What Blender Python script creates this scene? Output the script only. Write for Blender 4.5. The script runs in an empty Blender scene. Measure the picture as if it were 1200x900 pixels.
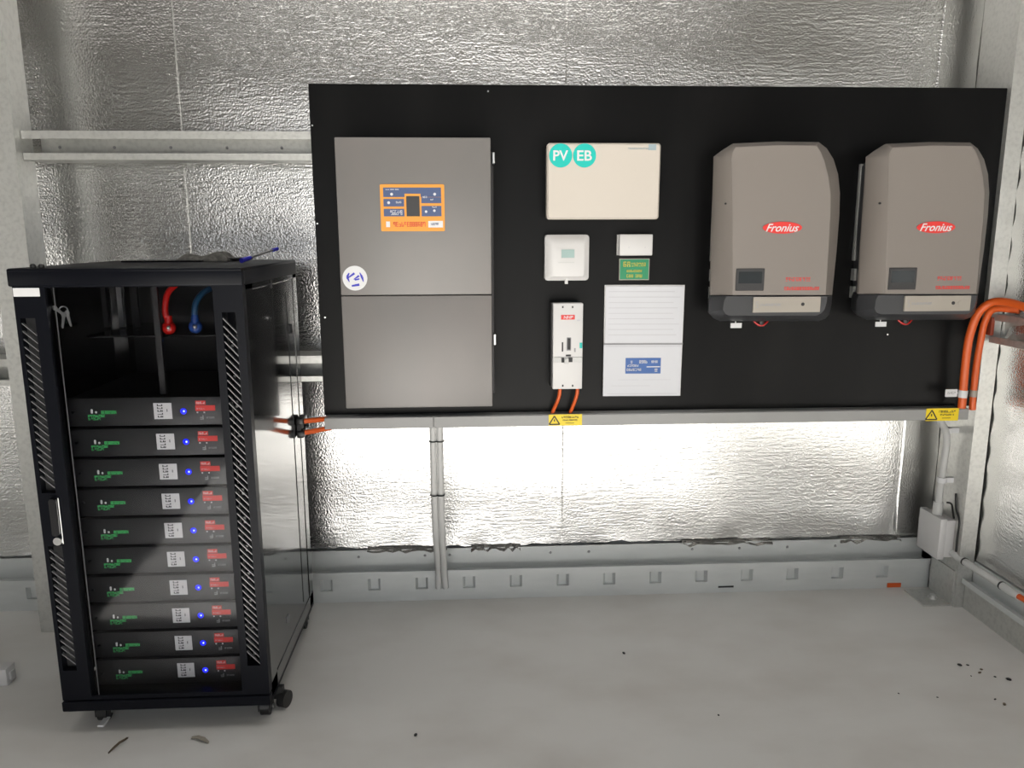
import bpy, bmesh, math, random
from mathutils import Vector, Matrix
import numpy as np

S = bpy.context.scene
COL = S.collection

# ------------------------------------------------------------------ camera
F = 915.0                                   # focal length in pixels of the 1200 x 900 frame
YAW, PITCH, ROLL = [math.radians(a) for a in (2.92, 10.85, -0.178)]
CAM = Vector((0.0, -2.9, 1.386))            # 2.9 m in front of the foil lined wall, eye height
_f = Vector((math.sin(YAW) * math.cos(PITCH), math.cos(YAW) * math.cos(PITCH), -math.sin(PITCH)))
_r = Vector((math.cos(YAW), -math.sin(YAW), 0))
_u = _r.cross(_f)
_c, _s = math.cos(ROLL), math.sin(ROLL)
RIGHT, UP = _c * _r + _s * _u, -_s * _r + _c * _u
cd = bpy.data.cameras.new('camera')
cd.sensor_width = 36
cd.lens = F / 1200 * 36
cam = bpy.data.objects.new('camera', cd)
COL.objects.link(cam)
cam.matrix_world = Matrix.Translation(CAM) @ Matrix((RIGHT, UP, -_f)).transposed().to_4x4()
S.camera = cam

# ------------------------------------------------------------------ light
world = bpy.data.worlds.new('sky')
S.world = world
world.use_nodes = True
bg = world.node_tree.nodes['Background']
bg.inputs[0].default_value = (0.93, 0.96, 1.0, 1)
bg.inputs[1].default_value = 1.25
sun_d = bpy.data.lights.new('sun', 'SUN')
sun_d.energy = 26.0
sun_d.angle = math.radians(0.6)
sun_d.color = (1.0, 0.97, 0.925)
sun = bpy.data.objects.new('sun', sun_d)
COL.objects.link(sun)
sun.location = (0, -8, 9)
sun.rotation_euler = (math.radians(48), 0, math.radians(-4))   # shines in through the open roller door
fill_d = bpy.data.lights.new('floor_fill', 'AREA')           # added fill lamp under the ceiling, brightens the floor
fill_d.shape = 'RECTANGLE'; fill_d.size = 3.2; fill_d.size_y = 0.8; fill_d.energy = 13; fill_d.color = (1.0, 0.98, 0.95)
fill = bpy.data.objects.new('floor_fill', fill_d); COL.objects.link(fill)
fill.location = (-0.3, -0.95, 2.90)
S.view_settings.view_transform = 'Standard'
S.view_settings.look = 'None'
S.view_settings.gamma = 1
S.view_settings.use_curve_mapping = False
S.view_settings.exposure = 0.22


# ------------------------------------------------------------------ pixel -> place
def ray(x, y):
    return _f + RIGHT * ((x - 600) / F) + UP * ((450 - y) / F)

def PY(x, y, Y):
    d = ray(x, y); return CAM + d * ((Y - CAM.y) / d.y)

def PZ(x, y, Z=0.0):
    d = ray(x, y); return CAM + d * ((Z - CAM.z) / d.z)

def PX(x, y, X):
    d = ray(x, y); return CAM + d * ((X - CAM.x) / d.x)

def rect(x0, y0, x1, y1, Y):
    """x0, x1, z0, z1 of an upright rectangle standing in the plane Y"""
    xm, ym = (x0 + x1) / 2, (y0 + y1) / 2
    return PY(x0, ym, Y).x, PY(x1, ym, Y).x, PY(xm, y1, Y).z, PY(xm, y0, Y).z


# ------------------------------------------------------------------ materials
def mat(name, col, rough=0.5, metal=0.0, noise=None, bump=None, coat=0.0, emit=None, spec=0.5):
    m = bpy.data.materials.new(name); m.use_nodes = True
    nt = m.node_tree; b = nt.nodes['Principled BSDF']
    b.inputs['Base Color'].default_value = (*col, 1)
    b.inputs['Roughness'].default_value = rough
    b.inputs['Metallic'].default_value = metal
    b.inputs['Specular IOR Level'].default_value = spec
    b.inputs['Coat Weight'].default_value = coat
    if emit:
        b.inputs['Emission Color'].default_value = (*emit[0], 1)
        b.inputs['Emission Strength'].default_value = emit[1]
    tc = nt.nodes.new('ShaderNodeTexCoord')
    if noise:                                  # (scale, second colour, lo, hi, stretch)
        sc, c2, lo, hi, st = noise
        mp = nt.nodes.new('ShaderNodeMapping'); mp.inputs['Scale'].default_value = st
        nz = nt.nodes.new('ShaderNodeTexNoise'); nz.inputs['Scale'].default_value = sc
        nz.inputs['Detail'].default_value = 6
        rp = nt.nodes.new('ShaderNodeValToRGB')
        rp.color_ramp.elements[0].position = lo; rp.color_ramp.elements[0].color = (*col, 1)
        rp.color_ramp.elements[1].position = hi; rp.color_ramp.elements[1].color = (*c2, 1)
        nt.links.new(tc.outputs['Object'], mp.inputs[0]); nt.links.new(mp.outputs[0], nz.inputs['Vector'])
        nt.links.new(nz.outputs[0], rp.inputs[0]); nt.links.new(rp.outputs[0], b.inputs['Base Color'])
    if bump:                                   # (scale, strength, distance, stretch)
        sc, stg, dist, st = bump
        mp = nt.nodes.new('ShaderNodeMapping'); mp.inputs['Scale'].default_value = st
        nz = nt.nodes.new('ShaderNodeTexNoise'); nz.inputs['Scale'].default_value = sc
        nz.inputs['Detail'].default_value = 3
        bp = nt.nodes.new('ShaderNodeBump'); bp.inputs['Strength'].default_value = stg
        bp.inputs['Distance'].default_value = dist
        nt.links.new(tc.outputs['Object'], mp.inputs[0]); nt.links.new(mp.outputs[0], nz.inputs['Vector'])
        nt.links.new(nz.outputs[0], bp.inputs['Height']); nt.links.new(bp.outputs[0], b.inputs['Normal'])
    return m

def foil_material(name, stretch):
    m = bpy.data.materials.new(name); m.use_nodes = True
    nt = m.node_tree; b = nt.nodes['Principled BSDF']
    b.inputs['Metallic'].default_value = 1.0
    b.inputs['Base Color'].default_value = (0.73, 0.727, 0.715, 1)
    b.inputs['Roughness'].default_value = 0.23
    tc = nt.nodes.new('ShaderNodeTexCoord')
    def noise(scale, st, detail):
        mp = nt.nodes.new('ShaderNodeMapping'); mp.inputs['Scale'].default_value = st
        nz = nt.nodes.new('ShaderNodeTexNoise'); nz.inputs['Scale'].default_value = scale
        nz.inputs['Detail'].default_value = detail
        nt.links.new(tc.outputs['Object'], mp.inputs[0]); nt.links.new(mp.outputs[0], nz.inputs['Vector'])
        return nz.outputs[0]
    grain = noise(150, (1, 1, 1), 2)
    wrinkle = noise(14, stretch, 4)
    b1 = nt.nodes.new('ShaderNodeBump'); b1.inputs['Strength'].default_value = 0.6; b1.inputs['Distance'].default_value = 0.0022
    b2 = nt.nodes.new('ShaderNodeBump'); b2.inputs['Strength'].default_value = 0.30; b2.inputs['Distance'].default_value = 0.004
    nt.links.new(wrinkle, b2.inputs['Height'])
    nt.links.new(grain, b1.inputs['Height'])
    nt.links.new(b2.outputs[0], b1.inputs['Normal'])
    nt.links.new(b1.outputs[0], b.inputs['Normal'])
    return m

def glass_material():
    m = bpy.data.materials.new('tinted_glass'); m.use_nodes = True
    nt = m.node_tree; nt.nodes.clear()
    o = nt.nodes.new('ShaderNodeOutputMaterial'); mx = nt.nodes.new('ShaderNodeMixShader')
    tr = nt.nodes.new('ShaderNodeBsdfTransparent'); tr.inputs[0].default_value = (0.86, 0.86, 0.87, 1)
    gl = nt.nodes.new('ShaderNodeBsdfGlossy'); gl.inputs['Roughness'].default_value = 0.03
    fr = nt.nodes.new('ShaderNodeFresnel'); fr.inputs['IOR'].default_value = 1.2
    nt.links.new(fr.outputs[0], mx.inputs[0]); nt.links.new(tr.outputs[0], mx.inputs[1]); nt.links.new(gl.outputs[0], mx.inputs[2])
    nt.links.new(mx.outputs[0], o.inputs[0])
    return m

M = dict(
    foil=foil_material('foil', (1.0, 1.0, 7.0)),
    foil_side=foil_material('foil_side', (1.0, 1.0, 7.0)),
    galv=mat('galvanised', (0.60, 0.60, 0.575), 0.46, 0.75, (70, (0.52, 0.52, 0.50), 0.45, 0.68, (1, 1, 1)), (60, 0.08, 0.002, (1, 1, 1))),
    zinc=mat('zincalume', (0.66, 0.68, 0.675), 0.42, 0.45, (6, (0.60, 0.62, 0.615), 0.4, 0.7, (1, 1, 4))),
    floor=mat('concrete', (0.66, 0.652, 0.632), 0.42, 0.0, (2.2, (0.56, 0.540, 0.512), 0.42, 0.75, (1, 1.6, 1)), (45, 0.05, 0.002, (1, 1, 1))),
    roof=mat('roof_steel', (0.12, 0.115, 0.105), 0.6, 0.3),
    apron=mat('apron_concrete', (0.52, 0.51, 0.48), 0.8),
    ply=mat('black_board', (0.005, 0.005, 0.0052), 0.34, 0.0, (3.5, (0.010, 0.0098, 0.0098), 0.45, 0.75, (1, 1, 0.35)), (9, 0.05, 0.004, (1, 1, 0.5)), spec=0.11),
    blk=mat('black_powdercoat', (0.0045, 0.005, 0.0075), 0.36, 0.0, spec=0.1),
    gloss=mat('gloss_black', (0.010, 0.010, 0.011), 0.13, 0.0, spec=0.8, coat=0.4),
    dark=mat('interior_black', (0.010, 0.010, 0.011), 0.5),
    module=mat('module_black', (0.011, 0.0115, 0.013), 0.45, 0.0, (7, (0.015, 0.0155, 0.0165), 0.4, 0.7, (1, 1, 3))),
    steel=mat('bright_steel', (0.75, 0.75, 0.74), 0.28, 1.0),
    slat=mat('slat_edge', (0.20, 0.20, 0.205), 0.35, 0.3),
    white=mat('white_plastic', (0.62, 0.61, 0.605), 0.42),
    cream=mat('cream_plastic', (0.56, 0.51, 0.45), 0.38),
    paper=mat('paper', (0.60, 0.605, 0.635), 0.55),
    label=mat('white_label', (0.66, 0.66, 0.67), 0.5),
    ink=mat('black_ink', (0.02, 0.02, 0.022), 0.6),
    greyink=mat('grey_ink', (0.30, 0.30, 0.31), 0.6),
    paleink=mat('pale_ink', (0.52, 0.52, 0.55), 0.6),
    green=mat('green_print', (0.06, 0.62, 0.16), 0.5),
    red=mat('red_label', (0.68, 0.035, 0.03), 0.45),
    redboot=mat('red_rubber', (0.42, 0.010, 0.008), 0.22),
    blueboot=mat('blue_rubber', (0.012, 0.045, 0.20), 0.25),
    bluecable=mat('blue_sleeve', (0.012, 0.06, 0.13), 0.35),
    led=mat('blue_led', (0.0, 0.01, 0.5), 0.3, emit=((0.01, 0.015, 1.0), 1.3)),
    ledcore=mat('led_core', (0.4, 0.5, 1.0), 0.3, emit=((0.5, 0.65, 1.0), 2.0)),
    spgrey=mat('taupe_enamel', (0.172, 0.165, 0.159), 0.38, 0.0, (4, (0.190, 0.174, 0.166), 0.35, 0.7, (1, 1, 0.5))),
    spdark=mat('charcoal_enamel', (0.028, 0.027, 0.028), 0.45),
    ivgrey=mat('warm_grey_plastic', (0.208, 0.184, 0.166), 0.44),
    ivdark=mat('dark_grey_plastic', (0.036, 0.037, 0.040), 0.42),
    ivlcd=mat('lcd_dark', (0.012, 0.017, 0.020), 0.25),
    plate=mat('name_plate', (0.33, 0.30, 0.26), 0.4),
    orange=mat('orange_cable', (0.66, 0.105, 0.016), 0.40),
    orangelab=mat('orange_panel', (0.72, 0.30, 0.035), 0.45),
    blue=mat('blue_panel', (0.055, 0.085, 0.19), 0.4),
    blue2=mat('blue_sticker', (0.025, 0.10, 0.33), 0.4),
    blueink=mat('blue_ink', (0.03, 0.03, 0.45), 0.5),
    teal=mat('teal_sticker', (0.0, 0.48, 0.42), 0.45),
    gsign=mat('green_sign', (0.01, 0.24, 0.10), 0.4),
    gold=mat('yellow_print', (0.62, 0.55, 0.08), 0.5),
    yellow=mat('yellow_label', (0.80, 0.60, 0.01), 0.45),
    duct=mat('grey_duct', (0.29, 0.29, 0.285), 0.42),
    conduit=mat('grey_conduit', (0.55, 0.55, 0.54), 0.45),
    lcdgreen=mat('lcd_pale', (0.30, 0.42, 0.40), 0.25),
    lump=mat('grey_lump', (0.13, 0.125, 0.115), 0.9, 0.0, (60, (0.07, 0.068, 0.062), 0.4, 0.6, (1, 1, 1))),
    leaf=mat('dry_leaf', (0.12, 0.09, 0.06), 0.8),
    paleleaf=mat('pale_leaf', (0.28, 0.255, 0.21), 0.8),
    rubber=mat('black_rubber', (0.012, 0.012, 0.012), 0.4),
    glass=glass_material(),
)

# ------------------------------------------------------------------ mesh helpers
class MB:
    def __init__(self): self.v, self.f = [], []
    def add(self, vs, fs):
        n = len(self.v); self.v += [tuple(p) for p in vs]; self.f += [[i + n for i in q] for q in fs]; return self
    def box(self, x0, x1, y0, y1, z0, z1, bev=0.0, seg=2):
        if bev > 0:
            bm = bmesh.new(); bmesh.ops.create_cube(bm, size=1)
            for v in bm.verts:
                v.co = ((x0 + x1) / 2 + v.co.x * (x1 - x0), (y0 + y1) / 2 + v.co.y * (y1 - y0), (z0 + z1) / 2 + v.co.z * (z1 - z0))
            bmesh.ops.bevel(bm, geom=bm.edges[:], offset=bev, segments=seg, affect='EDGES', profile=0.5)
            bm.verts.ensure_lookup_table(); bm.verts.index_update()
            vs = [tuple(v.co) for v in bm.verts]; fs = [[v.index for v in f.verts] for f in bm.faces]; bm.free()
            return self.add(vs, fs)
        vs = [(x, y, z) for x in (x0, x1) for y in (y0, y1) for z in (z0, z1)]
        return self.add(vs, [(0, 1, 3, 2), (4, 6, 7, 5), (0, 4, 5, 1), (2, 3, 7, 6), (0, 2, 6, 4), (1, 5, 7, 3)])
    def loft(self, rings, caps=True):
        n = len(rings[0]); b = []
        vs = [p for r in rings for p in r]; fs = []
        for k in range(len(rings) - 1):
            for i in range(n):
                j = (i + 1) % n
                fs.append((k * n + i, k * n + j, (k + 1) * n + j, (k + 1) * n + i))
        if caps:
            fs.append(list(range(n))); fs.append([(len(rings) - 1) * n + i for i in range(n)])
        return self.add(vs, fs)
    def prism(self, poly, y0, y1):             # polygon in XZ extruded along Y
        return self.loft([[(x, y0, z) for x, z in poly], [(x, y1, z) for x, z in poly]])
    def prismx(self, poly, x0, x1):            # polygon in YZ extruded along X
        return self.loft([[(x0, y, z) for y, z in poly], [(x1, y, z) for y, z in poly]])
    def prismz(self, poly, z0, z1):
        return self.loft([[(x, y, z0) for x, y in poly], [(x, y, z1) for x, y in poly]])
    def cyl(self, a, b, r, n=20, r2=None):
        a, b = Vector(a), Vector(b); r2 = r if r2 is None else r2
        d = (b - a).normalized(); p = d.orthogonal().normalized(); q = d.cross(p)
        ring = lambda c, rr: [c + p * rr * math.cos(2 * math.pi * i / n) + q * rr * math.sin(2 * math.pi * i / n) for i in range(n)]
        return self.loft([ring(a, r), ring(b, r2)])
    def tube(self, pts, r, n=12, sub=6):
        P = [Vector(p) for p in pts]; path = []
        if len(P) > 2 and sub > 1:
            for i in range(len(P) - 1):
                p0, p1, p2, p3 = P[max(i - 1, 0)], P[i], P[i + 1], P[min(i + 2, len(P) - 1)]
                for k in range(sub):
                    t = k / sub
                    path.append(0.5 * ((2 * p1) + (p2 - p0) * t + (2 * p0 - 5 * p1 + 4 * p2 - p3) * t * t + (3 * p1 - p0 - 3 * p2 + p3) * t ** 3))
            path.append(P[-1])
        else: path = P
        rings = []; ref = None
        for i, c in enumerate(path):
            d = (path[min(i + 1, len(path) - 1)] - path[max(i - 1, 0)]).normalized()
            if ref is None: ref = d.orthogonal().normalized()
            ref = (ref - d * ref.dot(d)).normalized(); q = d.cross(ref)
            rings.append([c + ref * r * math.cos(2 * math.pi * k / n) + q * r * math.sin(2 * math.pi * k / n) for k in range(n)])
        return self.loft(rings)
    def sphere(self, c, r, n=16, m=10, sc=(1, 1, 1)):
        rings = []
        for i in range(1, m):
            a = math.pi * i / m
            rings.append([(c[0] + sc[0] * r * math.sin(a) * math.cos(2 * math.pi * k / n), c[1] + sc[1] * r * math.sin(a) * math.sin(2 * math.pi * k / n), c[2] + sc[2] * r * math.cos(a)) for k in range(n)])
        return self.loft(rings)
    def glyphs(self, x, z, w, h, n, Y, rng, lift=0.0006, dens=0.62):
        """small printed characters too fine to read, strokes standing on the plane Y"""
        cw = w / n; t = min(cw * 0.22, h * 0.2)
        for i in range(n):
            a, b = x + i * cw + cw * 0.1, x + (i + 1) * cw - cw * 0.12
            segs = [(a, b, z, z + t), (a, b, z + h / 2 - t / 2, z + h / 2 + t / 2), (a, b, z + h - t, z + h), (a, a + t, z, z + h / 2), (b - t, b, z, z + h / 2), (a, a + t, z + h / 2, z + h), (b - t, b, z + h / 2, z + h)]
            for sgm in segs:
                if rng.random() < dens: self.box(sgm[0], sgm[1], Y - lift, Y, sgm[2], sgm[3])
        return self
    def build(self, name, material, parent=None, smooth=False, angle=35, recalc=True):
        off = wloc(parent)
        me = bpy.data.meshes.new(name)
        me.from_pydata([(p[0] - off[0], p[1] - off[1], p[2] - off[2]) for p in self.v], [], self.f)
        bm = bmesh.new(); bm.from_mesh(me)
        if recalc: bmesh.ops.recalc_face_normals(bm, faces=bm.faces[:])
        if smooth:
            for f in bm.faces: f.smooth = True
            for e in bm.edges:
                e.smooth = not (len(e.link_faces) == 2 and e.calc_face_angle(0) > math.radians(angle))
        bm.to_mesh(me); bm.free()
        me.materials.append(M[material] if isinstance(material, str) else material)
        o = bpy.data.objects.new(name, me); COL.objects.link(o)
        if parent: o.parent = parent
        return o

def wloc(o):
    v = Vector((0, 0, 0))
    while o: v += o.location; o = o.parent
    return v

def tag(o, label, cat, group=None):
    o['label'] = label; o['category'] = cat
    if group: o['group'] = group
    return o

def thing(name, loc, label, cat, group=None):
    o = bpy.data.objects.new(name, None); COL.objects.link(o)
    o.location = loc; o.empty_display_size = 0.05
    return tag(o, label, cat, group)

def struct(o):
    o['kind'] = 'structure'; return o

def copy_tree(o, parent=None):
    c = o.copy(); COL.objects.link(c); c.parent = parent
    for ch in [x for x in bpy.data.objects if x.parent == o]: copy_tree(ch, c)
    return c

def share(src, loc, parent, name=None):
    c = bpy.data.objects.new(name or src.name.split('.')[0], src.data); COL.objects.link(c)
    c.parent = parent; c.location = loc; return c

def text(name, s, material, parent, c, h, w=None, shear=0.0, lift=0.0008, bold=0.0, rot=0.0):
    """flat lettering facing the room, centred on c, h metres tall"""
    cu = bpy.data.curves.new('lettering', 'FONT'); cu.body = s; cu.align_x = 'CENTER'; cu.shear = shear
    cu.extrude = 0.02; cu.offset = bold; cu.resolution_u = 3
    t = bpy.data.objects.new('lettering', cu); COL.objects.link(t)
    me = bpy.data.meshes.new_from_object(t.evaluated_get(bpy.context.evaluated_depsgraph_get()))
    bpy.data.objects.remove(t); bpy.data.curves.remove(cu)
    co = np.array([v.co[:] for v in me.vertices])
    lo, hi = co.min(0), co.max(0); mid = (lo + hi) / 2; k = h / (hi[1] - lo[1]); kx = (w / (hi[0] - lo[0])) if w else k
    off = wloc(parent); ca, sa = math.cos(rot), math.sin(rot)
    for v, p in zip(me.vertices, co):
        X, Z = (p[0] - mid[0]) * kx, (p[1] - mid[1]) * k
        v.co = (c[0] + X * ca - Z * sa - off[0], c[1] - (lift if p[2] > 0 else 0) - off[1], c[2] + X * sa + Z * ca - off[2])
    me.name = name; me.materials.clear(); me.materials.append(M[material])
    o = bpy.data.objects.new(name, me); COL.objects.link(o); o.parent = parent
    return o

def disc(x, z, r, Y, lift=0.001, n=28, sx=1.0):
    return MB().prism([(x + sx * r * math.cos(2 * math.pi * i / n), z + r * math.sin(2 * math.pi * i / n)) for i in range(n)], Y - lift, Y)

def rrect(x0, x1, z0, z1, r, k=5):
    pts = []
    for cx, cz, a in ((x1 - r, z1 - r, 0), (x0 + r, z1 - r, 90), (x0 + r, z0 + r, 180), (x1 - r, z0 + r, 270)):
        for i in range(k + 1):
            t = math.radians(a + 90 * i / k); pts.append((cx + r * math.cos(t), cz + r * math.sin(t)))
    return pts

# ------------------------------------------------------------------ the shed
XL, XR, YF, ZC = -2.75, 1.862, -3.7, 2.95
struct(MB().box(XL - 0.1, XR + 0.1, YF, 0.1, -0.15, 0.0).build('floor', 'floor'))
struct(MB().box(-14, 14, -22, YF, -0.2, -0.03).build('floor_apron', 'apron'))
struct(MB().box(XL - 0.1, XR + 0.1, YF, 0.1, ZC, ZC + 0.05).build('ceiling', 'roof'))
sk = struct(MB().box(-1.9, 1.3, -1.36, -0.54, ZC - 0.03, ZC - 0.005).build('added_roof_panel_1', 'white'))  # unseen panel, added above the fill lamp
wb = struct(MB().box(XL - 0.1, XR + 0.1, 0.02, 0.06, 0, ZC).build('wall_back', 'zinc'))
wr = struct(MB().box(XR + 0.02, XR + 0.06, YF, 0.02, 0, ZC).build('wall_right', 'zinc'))
wl = struct(MB().box(XL - 0.06, XL - 0.02, YF, 0.02, 0, ZC).build('wall_left', 'zinc'))
wf = MB()
wf.box(XL - 0.1, -1.55, YF - 0.05, YF, 0, ZC).box(1.45, XR + 0.1, YF - 0.05, YF, 0, ZC).box(-1.55, 1.45, YF - 0.05, YF, 2.02, ZC)
struct(wf.build('wall_front', 'roof'))

def foil_sheet(parent, x0, x1, z0, z1, seed, ragged=True, curl=0.003):
    """a roll-width of foil, billowing a little between the girts, its right edge lapped over the next"""
    rng = random.Random(seed); mb = MB(); nx, nz = max(5, int((x1 - x0) * 27)), 60
    ph = [1.1, 4.0, 2.2, 5.1]
    vs = []; xs = [x0 + (x1 - x0) * i / (nx - 3) for i in range(nx - 3)] + [x1 - 0.020, x1 - 0.008, x1 - 0.004, x1]
    for i in range(nx + 1):
        for j in range(nz + 1):
            w = j / nz; x = xs[i]; z = z0 + (z1 - z0) * w
            if j == 0 and ragged: z += rng.uniform(-0.010, 0.012)
            y = 0.0022 * math.sin(7 * x + ph[0]) * math.sin(3.2 * z + ph[1]) + 0.0016 * math.sin(19 * z + 3 * x + ph[2]) + 0.0009 * math.sin(13 * x + ph[3])
            y -= curl * max(0, 1 - abs(x - x1) / 0.006)
            if j <= 2 and ragged: y -= rng.uniform(0, 0.010) * (3 - j) / 3
            vs.append((x, y, z))
    fs = [(i * (nz + 1) + j, (i + 1) * (nz + 1) + j, (i + 1) * (nz + 1) + j + 1, i * (nz + 1) + j + 1) for i in range(nx) for j in range(nz)]
    return mb.add(vs, fs).build('foil_sheet', 'foil', parent, smooth=True, angle=80, recalc=False)

SEAM = [-2.75, -1.012, 0.333, 1.684, 1.86]
for k in range(4):
    foil_sheet(wb, SEAM[k], SEAM[k + 1] + 0.012, 0.185, ZC, 11 + k)
# right wall: the same foil, turned to face left, its wrinkles sagging towards the camera
def foil_side(parent, y0, y1, z0, z1, x, seed, sgn):
    rng = random.Random(seed); vs = []; ny, nz = 36, 60
    p = [rng.uniform(0, 6.28) for _ in range(4)]
    for i in range(ny + 1):
        for j in range(nz + 1):
            y = y0 + (y1 - y0) * i / ny; z = z0 + (z1 - z0) * j / nz
            d = 0.003 * math.sin(6 * y + p[0]) * math.sin(3 * z + p[1]) + 0.0025 * math.sin(52 * z + 16 * y + p[2])
            vs.append((x + sgn * d, y, z))
    fs = [(i * (nz + 1) + j, (i + 1) * (nz + 1) + j, (i + 1) * (nz + 1) + j + 1, i * (nz + 1) + j + 1) for i in range(ny) for j in range(nz)]
    return MB().add(vs, fs).build('foil_sheet', 'foil_side', parent, smooth=True, angle=80)
ys = [-0.02, -1.37, -2.72, YF + 0.01]
for k in range(3):
    foil_side(wr, ys[k], ys[k + 1], 0.19, ZC, XR, 31 + k, -1)
    foil_side(wl, ys[k], ys[k + 1], 0.19, ZC, XL, 41 + k, 1)

# C-section girts on the back wall, open towards the room
tn = [0]
def trim(mb, material='zinc'):
    tn[0] += 1
    return struct(mb.build('trim_%d' % tn[0], material))

scr = MB().cyl((0, 0, 0), (0, -0.004, 0), 0.0055, 8, 0.004)
def screws(parent, pts):
    src = None
    for p in pts:
        if src is None:
            src = scr.build('screw', 'greyink', parent); src.location = p
        else: share(src, p, parent, 'screw')

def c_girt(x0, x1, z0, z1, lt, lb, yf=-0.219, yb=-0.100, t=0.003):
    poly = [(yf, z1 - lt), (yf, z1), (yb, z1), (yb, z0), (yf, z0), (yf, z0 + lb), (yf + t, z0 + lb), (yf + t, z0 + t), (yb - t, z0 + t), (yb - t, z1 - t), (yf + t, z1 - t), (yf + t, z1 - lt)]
    return trim(MB().prismx(poly, x0, x1), 'galv')  # same metal as the base strip, its dimmer light painted as darker colour

GZ = [PY(200, 187.5, -0.219).z, PY(200, 153.5, -0.219).z, PY(368, 447, -0.219).z, PY(368, 417, -0.219).z]
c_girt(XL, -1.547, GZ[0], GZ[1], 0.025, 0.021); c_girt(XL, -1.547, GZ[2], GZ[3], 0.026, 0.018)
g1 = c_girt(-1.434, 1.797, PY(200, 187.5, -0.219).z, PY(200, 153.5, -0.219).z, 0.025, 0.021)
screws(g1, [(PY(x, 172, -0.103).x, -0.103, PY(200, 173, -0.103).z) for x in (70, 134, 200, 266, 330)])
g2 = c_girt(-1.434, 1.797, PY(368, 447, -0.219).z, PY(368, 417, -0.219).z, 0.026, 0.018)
# bottom channel: upright web with screws, floor of the channel, bright front lip
YL = -0.088
g3 = trim(MB().prismx([(-0.024, 0.185), (-0.021, 0.185), (-0.021, 0.104), (YL + 0.003, 0.104), (YL + 0.003, 0.122), (YL, 0.122), (YL, 0.100), (-0.024, 0.100)][::1], XL, 1.80))
screws(g3, [(PY(x, 650, -0.024).x, -0.024, 0.158) for x in (420, 498, 527, 645, 690, 811, 866, 922, 978)])
# a few torn foil edges hanging over the channel
for k, (xa, xb) in enumerate(((430, 520), (552, 610), (800, 905), (985, 1056))):
    rng = random.Random(k); pts = []; n = 12
    a, b = PY(xa, 640, -0.03).x, PY(xb, 640, -0.03).x
    vs = []
    for i in range(n + 1):
        x = a + (b - a) * i / n; zt = 0.192; zb = 0.176 + rng.uniform(-0.008, 0.010)
        vs += [(x, -0.012, zt), (x, -0.030 - rng.uniform(0, 0.008), zb), (x, -0.028, zb - 0.001), (x, -0.010, zt - 0.001)]
    fs = [(4 * i + q, 4 * i + 4 + q, 4 * i + 4 + (q + 1) % 4, 4 * i + (q + 1) % 4) for i in range(n) for q in range(4)]
    MB().add(vs, fs).build('foil_flap', 'foil', wb)

# base strip with pressed squares
def base_strip(name, a, b, zt, Yf, xs):
    mb = MB(); s = 0.0235; zc = zt - 0.030; lo, hi = zc - s, zc + s; x = a
    for c in sorted(xs):
        mb.box(x, c - s, Yf, Yf + 0.004, 0, zt)
        mb.box(c - s, c + s, Yf, Yf + 0.004, 0, lo); mb.box(c - s, c + s, Yf, Yf + 0.004, hi, zt); x = c + s
    mb.box(x, b, Yf, Yf + 0.004, 0, zt)
    o = struct(mb.build(name, 'zinc')); src = None
    for c in sorted(xs):
        m2 = MB().add([(c - s, Yf + 0.001, lo), (c + s, Yf + 0.001, lo), (c + s, Yf + 0.001, hi), (c - s, Yf + 0.001, hi),
                       (c - s * .62, Yf + 0.016, lo), (c + s * .62, Yf + 0.016, lo), (c + s * .62, Yf + 0.016, hi), (c - s * .62, Yf + 0.016, hi)],
                      [(0, 1, 5, 4), (1, 2, 6, 5), (2, 3, 7, 6), (3, 0, 4, 7), (4, 5, 6, 7)])
        if src is None: src = m2.build('pressed_square', 'zinc', o); c0 = c
        else: share(src, (c - c0, 0, 0), o, 'pressed_square')
    return o
sq = [-0.569 + 0.1815 * k for k in range(-10, 13)]
bb_ = base_strip('baseboard_back', XL, 1.80, 0.100, YL + 0.004, [x for x in sq if XL + 0.05 < x < 1.75])

a, b, c, d = rect(842, 687, 860, 689, YL)
MB().box(a, b, YL + .0028, YL + .0045, c, d).build('slot', 'ink', bb_)
# right wall channel and base strip (same sections, along Y)
def channel_y(x, y0, y1, prof):
    return MB().loft([[(x - u, y0, z) for u, z in prof], [(x - u, y1, z) for u, z in prof]])
trim(channel_y(XR, -0.26, YF + 0.05, [(-0.01, 0.185), (0.004, 0.185), (0.004, 0.104), (0.042, 0.104), (0.042, 0.120), (0.045, 0.120), (0.045, 0.100), (-0.01, 0.100)]))
struct(MB().box(1.832, 1.836, YF + 0.05, -0.26, 0, 0.098).build('baseboard_right', 'galv'))
# girt on the right wall that the orange cables pass over
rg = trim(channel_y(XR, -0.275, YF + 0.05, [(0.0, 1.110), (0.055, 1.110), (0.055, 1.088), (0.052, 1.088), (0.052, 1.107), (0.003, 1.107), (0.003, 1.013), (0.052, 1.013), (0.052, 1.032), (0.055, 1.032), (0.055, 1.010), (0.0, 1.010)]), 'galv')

for x, y, w_, h_ in ((1169, 370, .012, .020), (1181, 371, .010, .014)):
    p = PX(x, y, XR - .056)
    MB().box(XR - .0065, XR - .0035, p.y - w_, p.y + w_, p.z - h_, p.z + h_).build('girt_label', 'label', rg)
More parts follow.
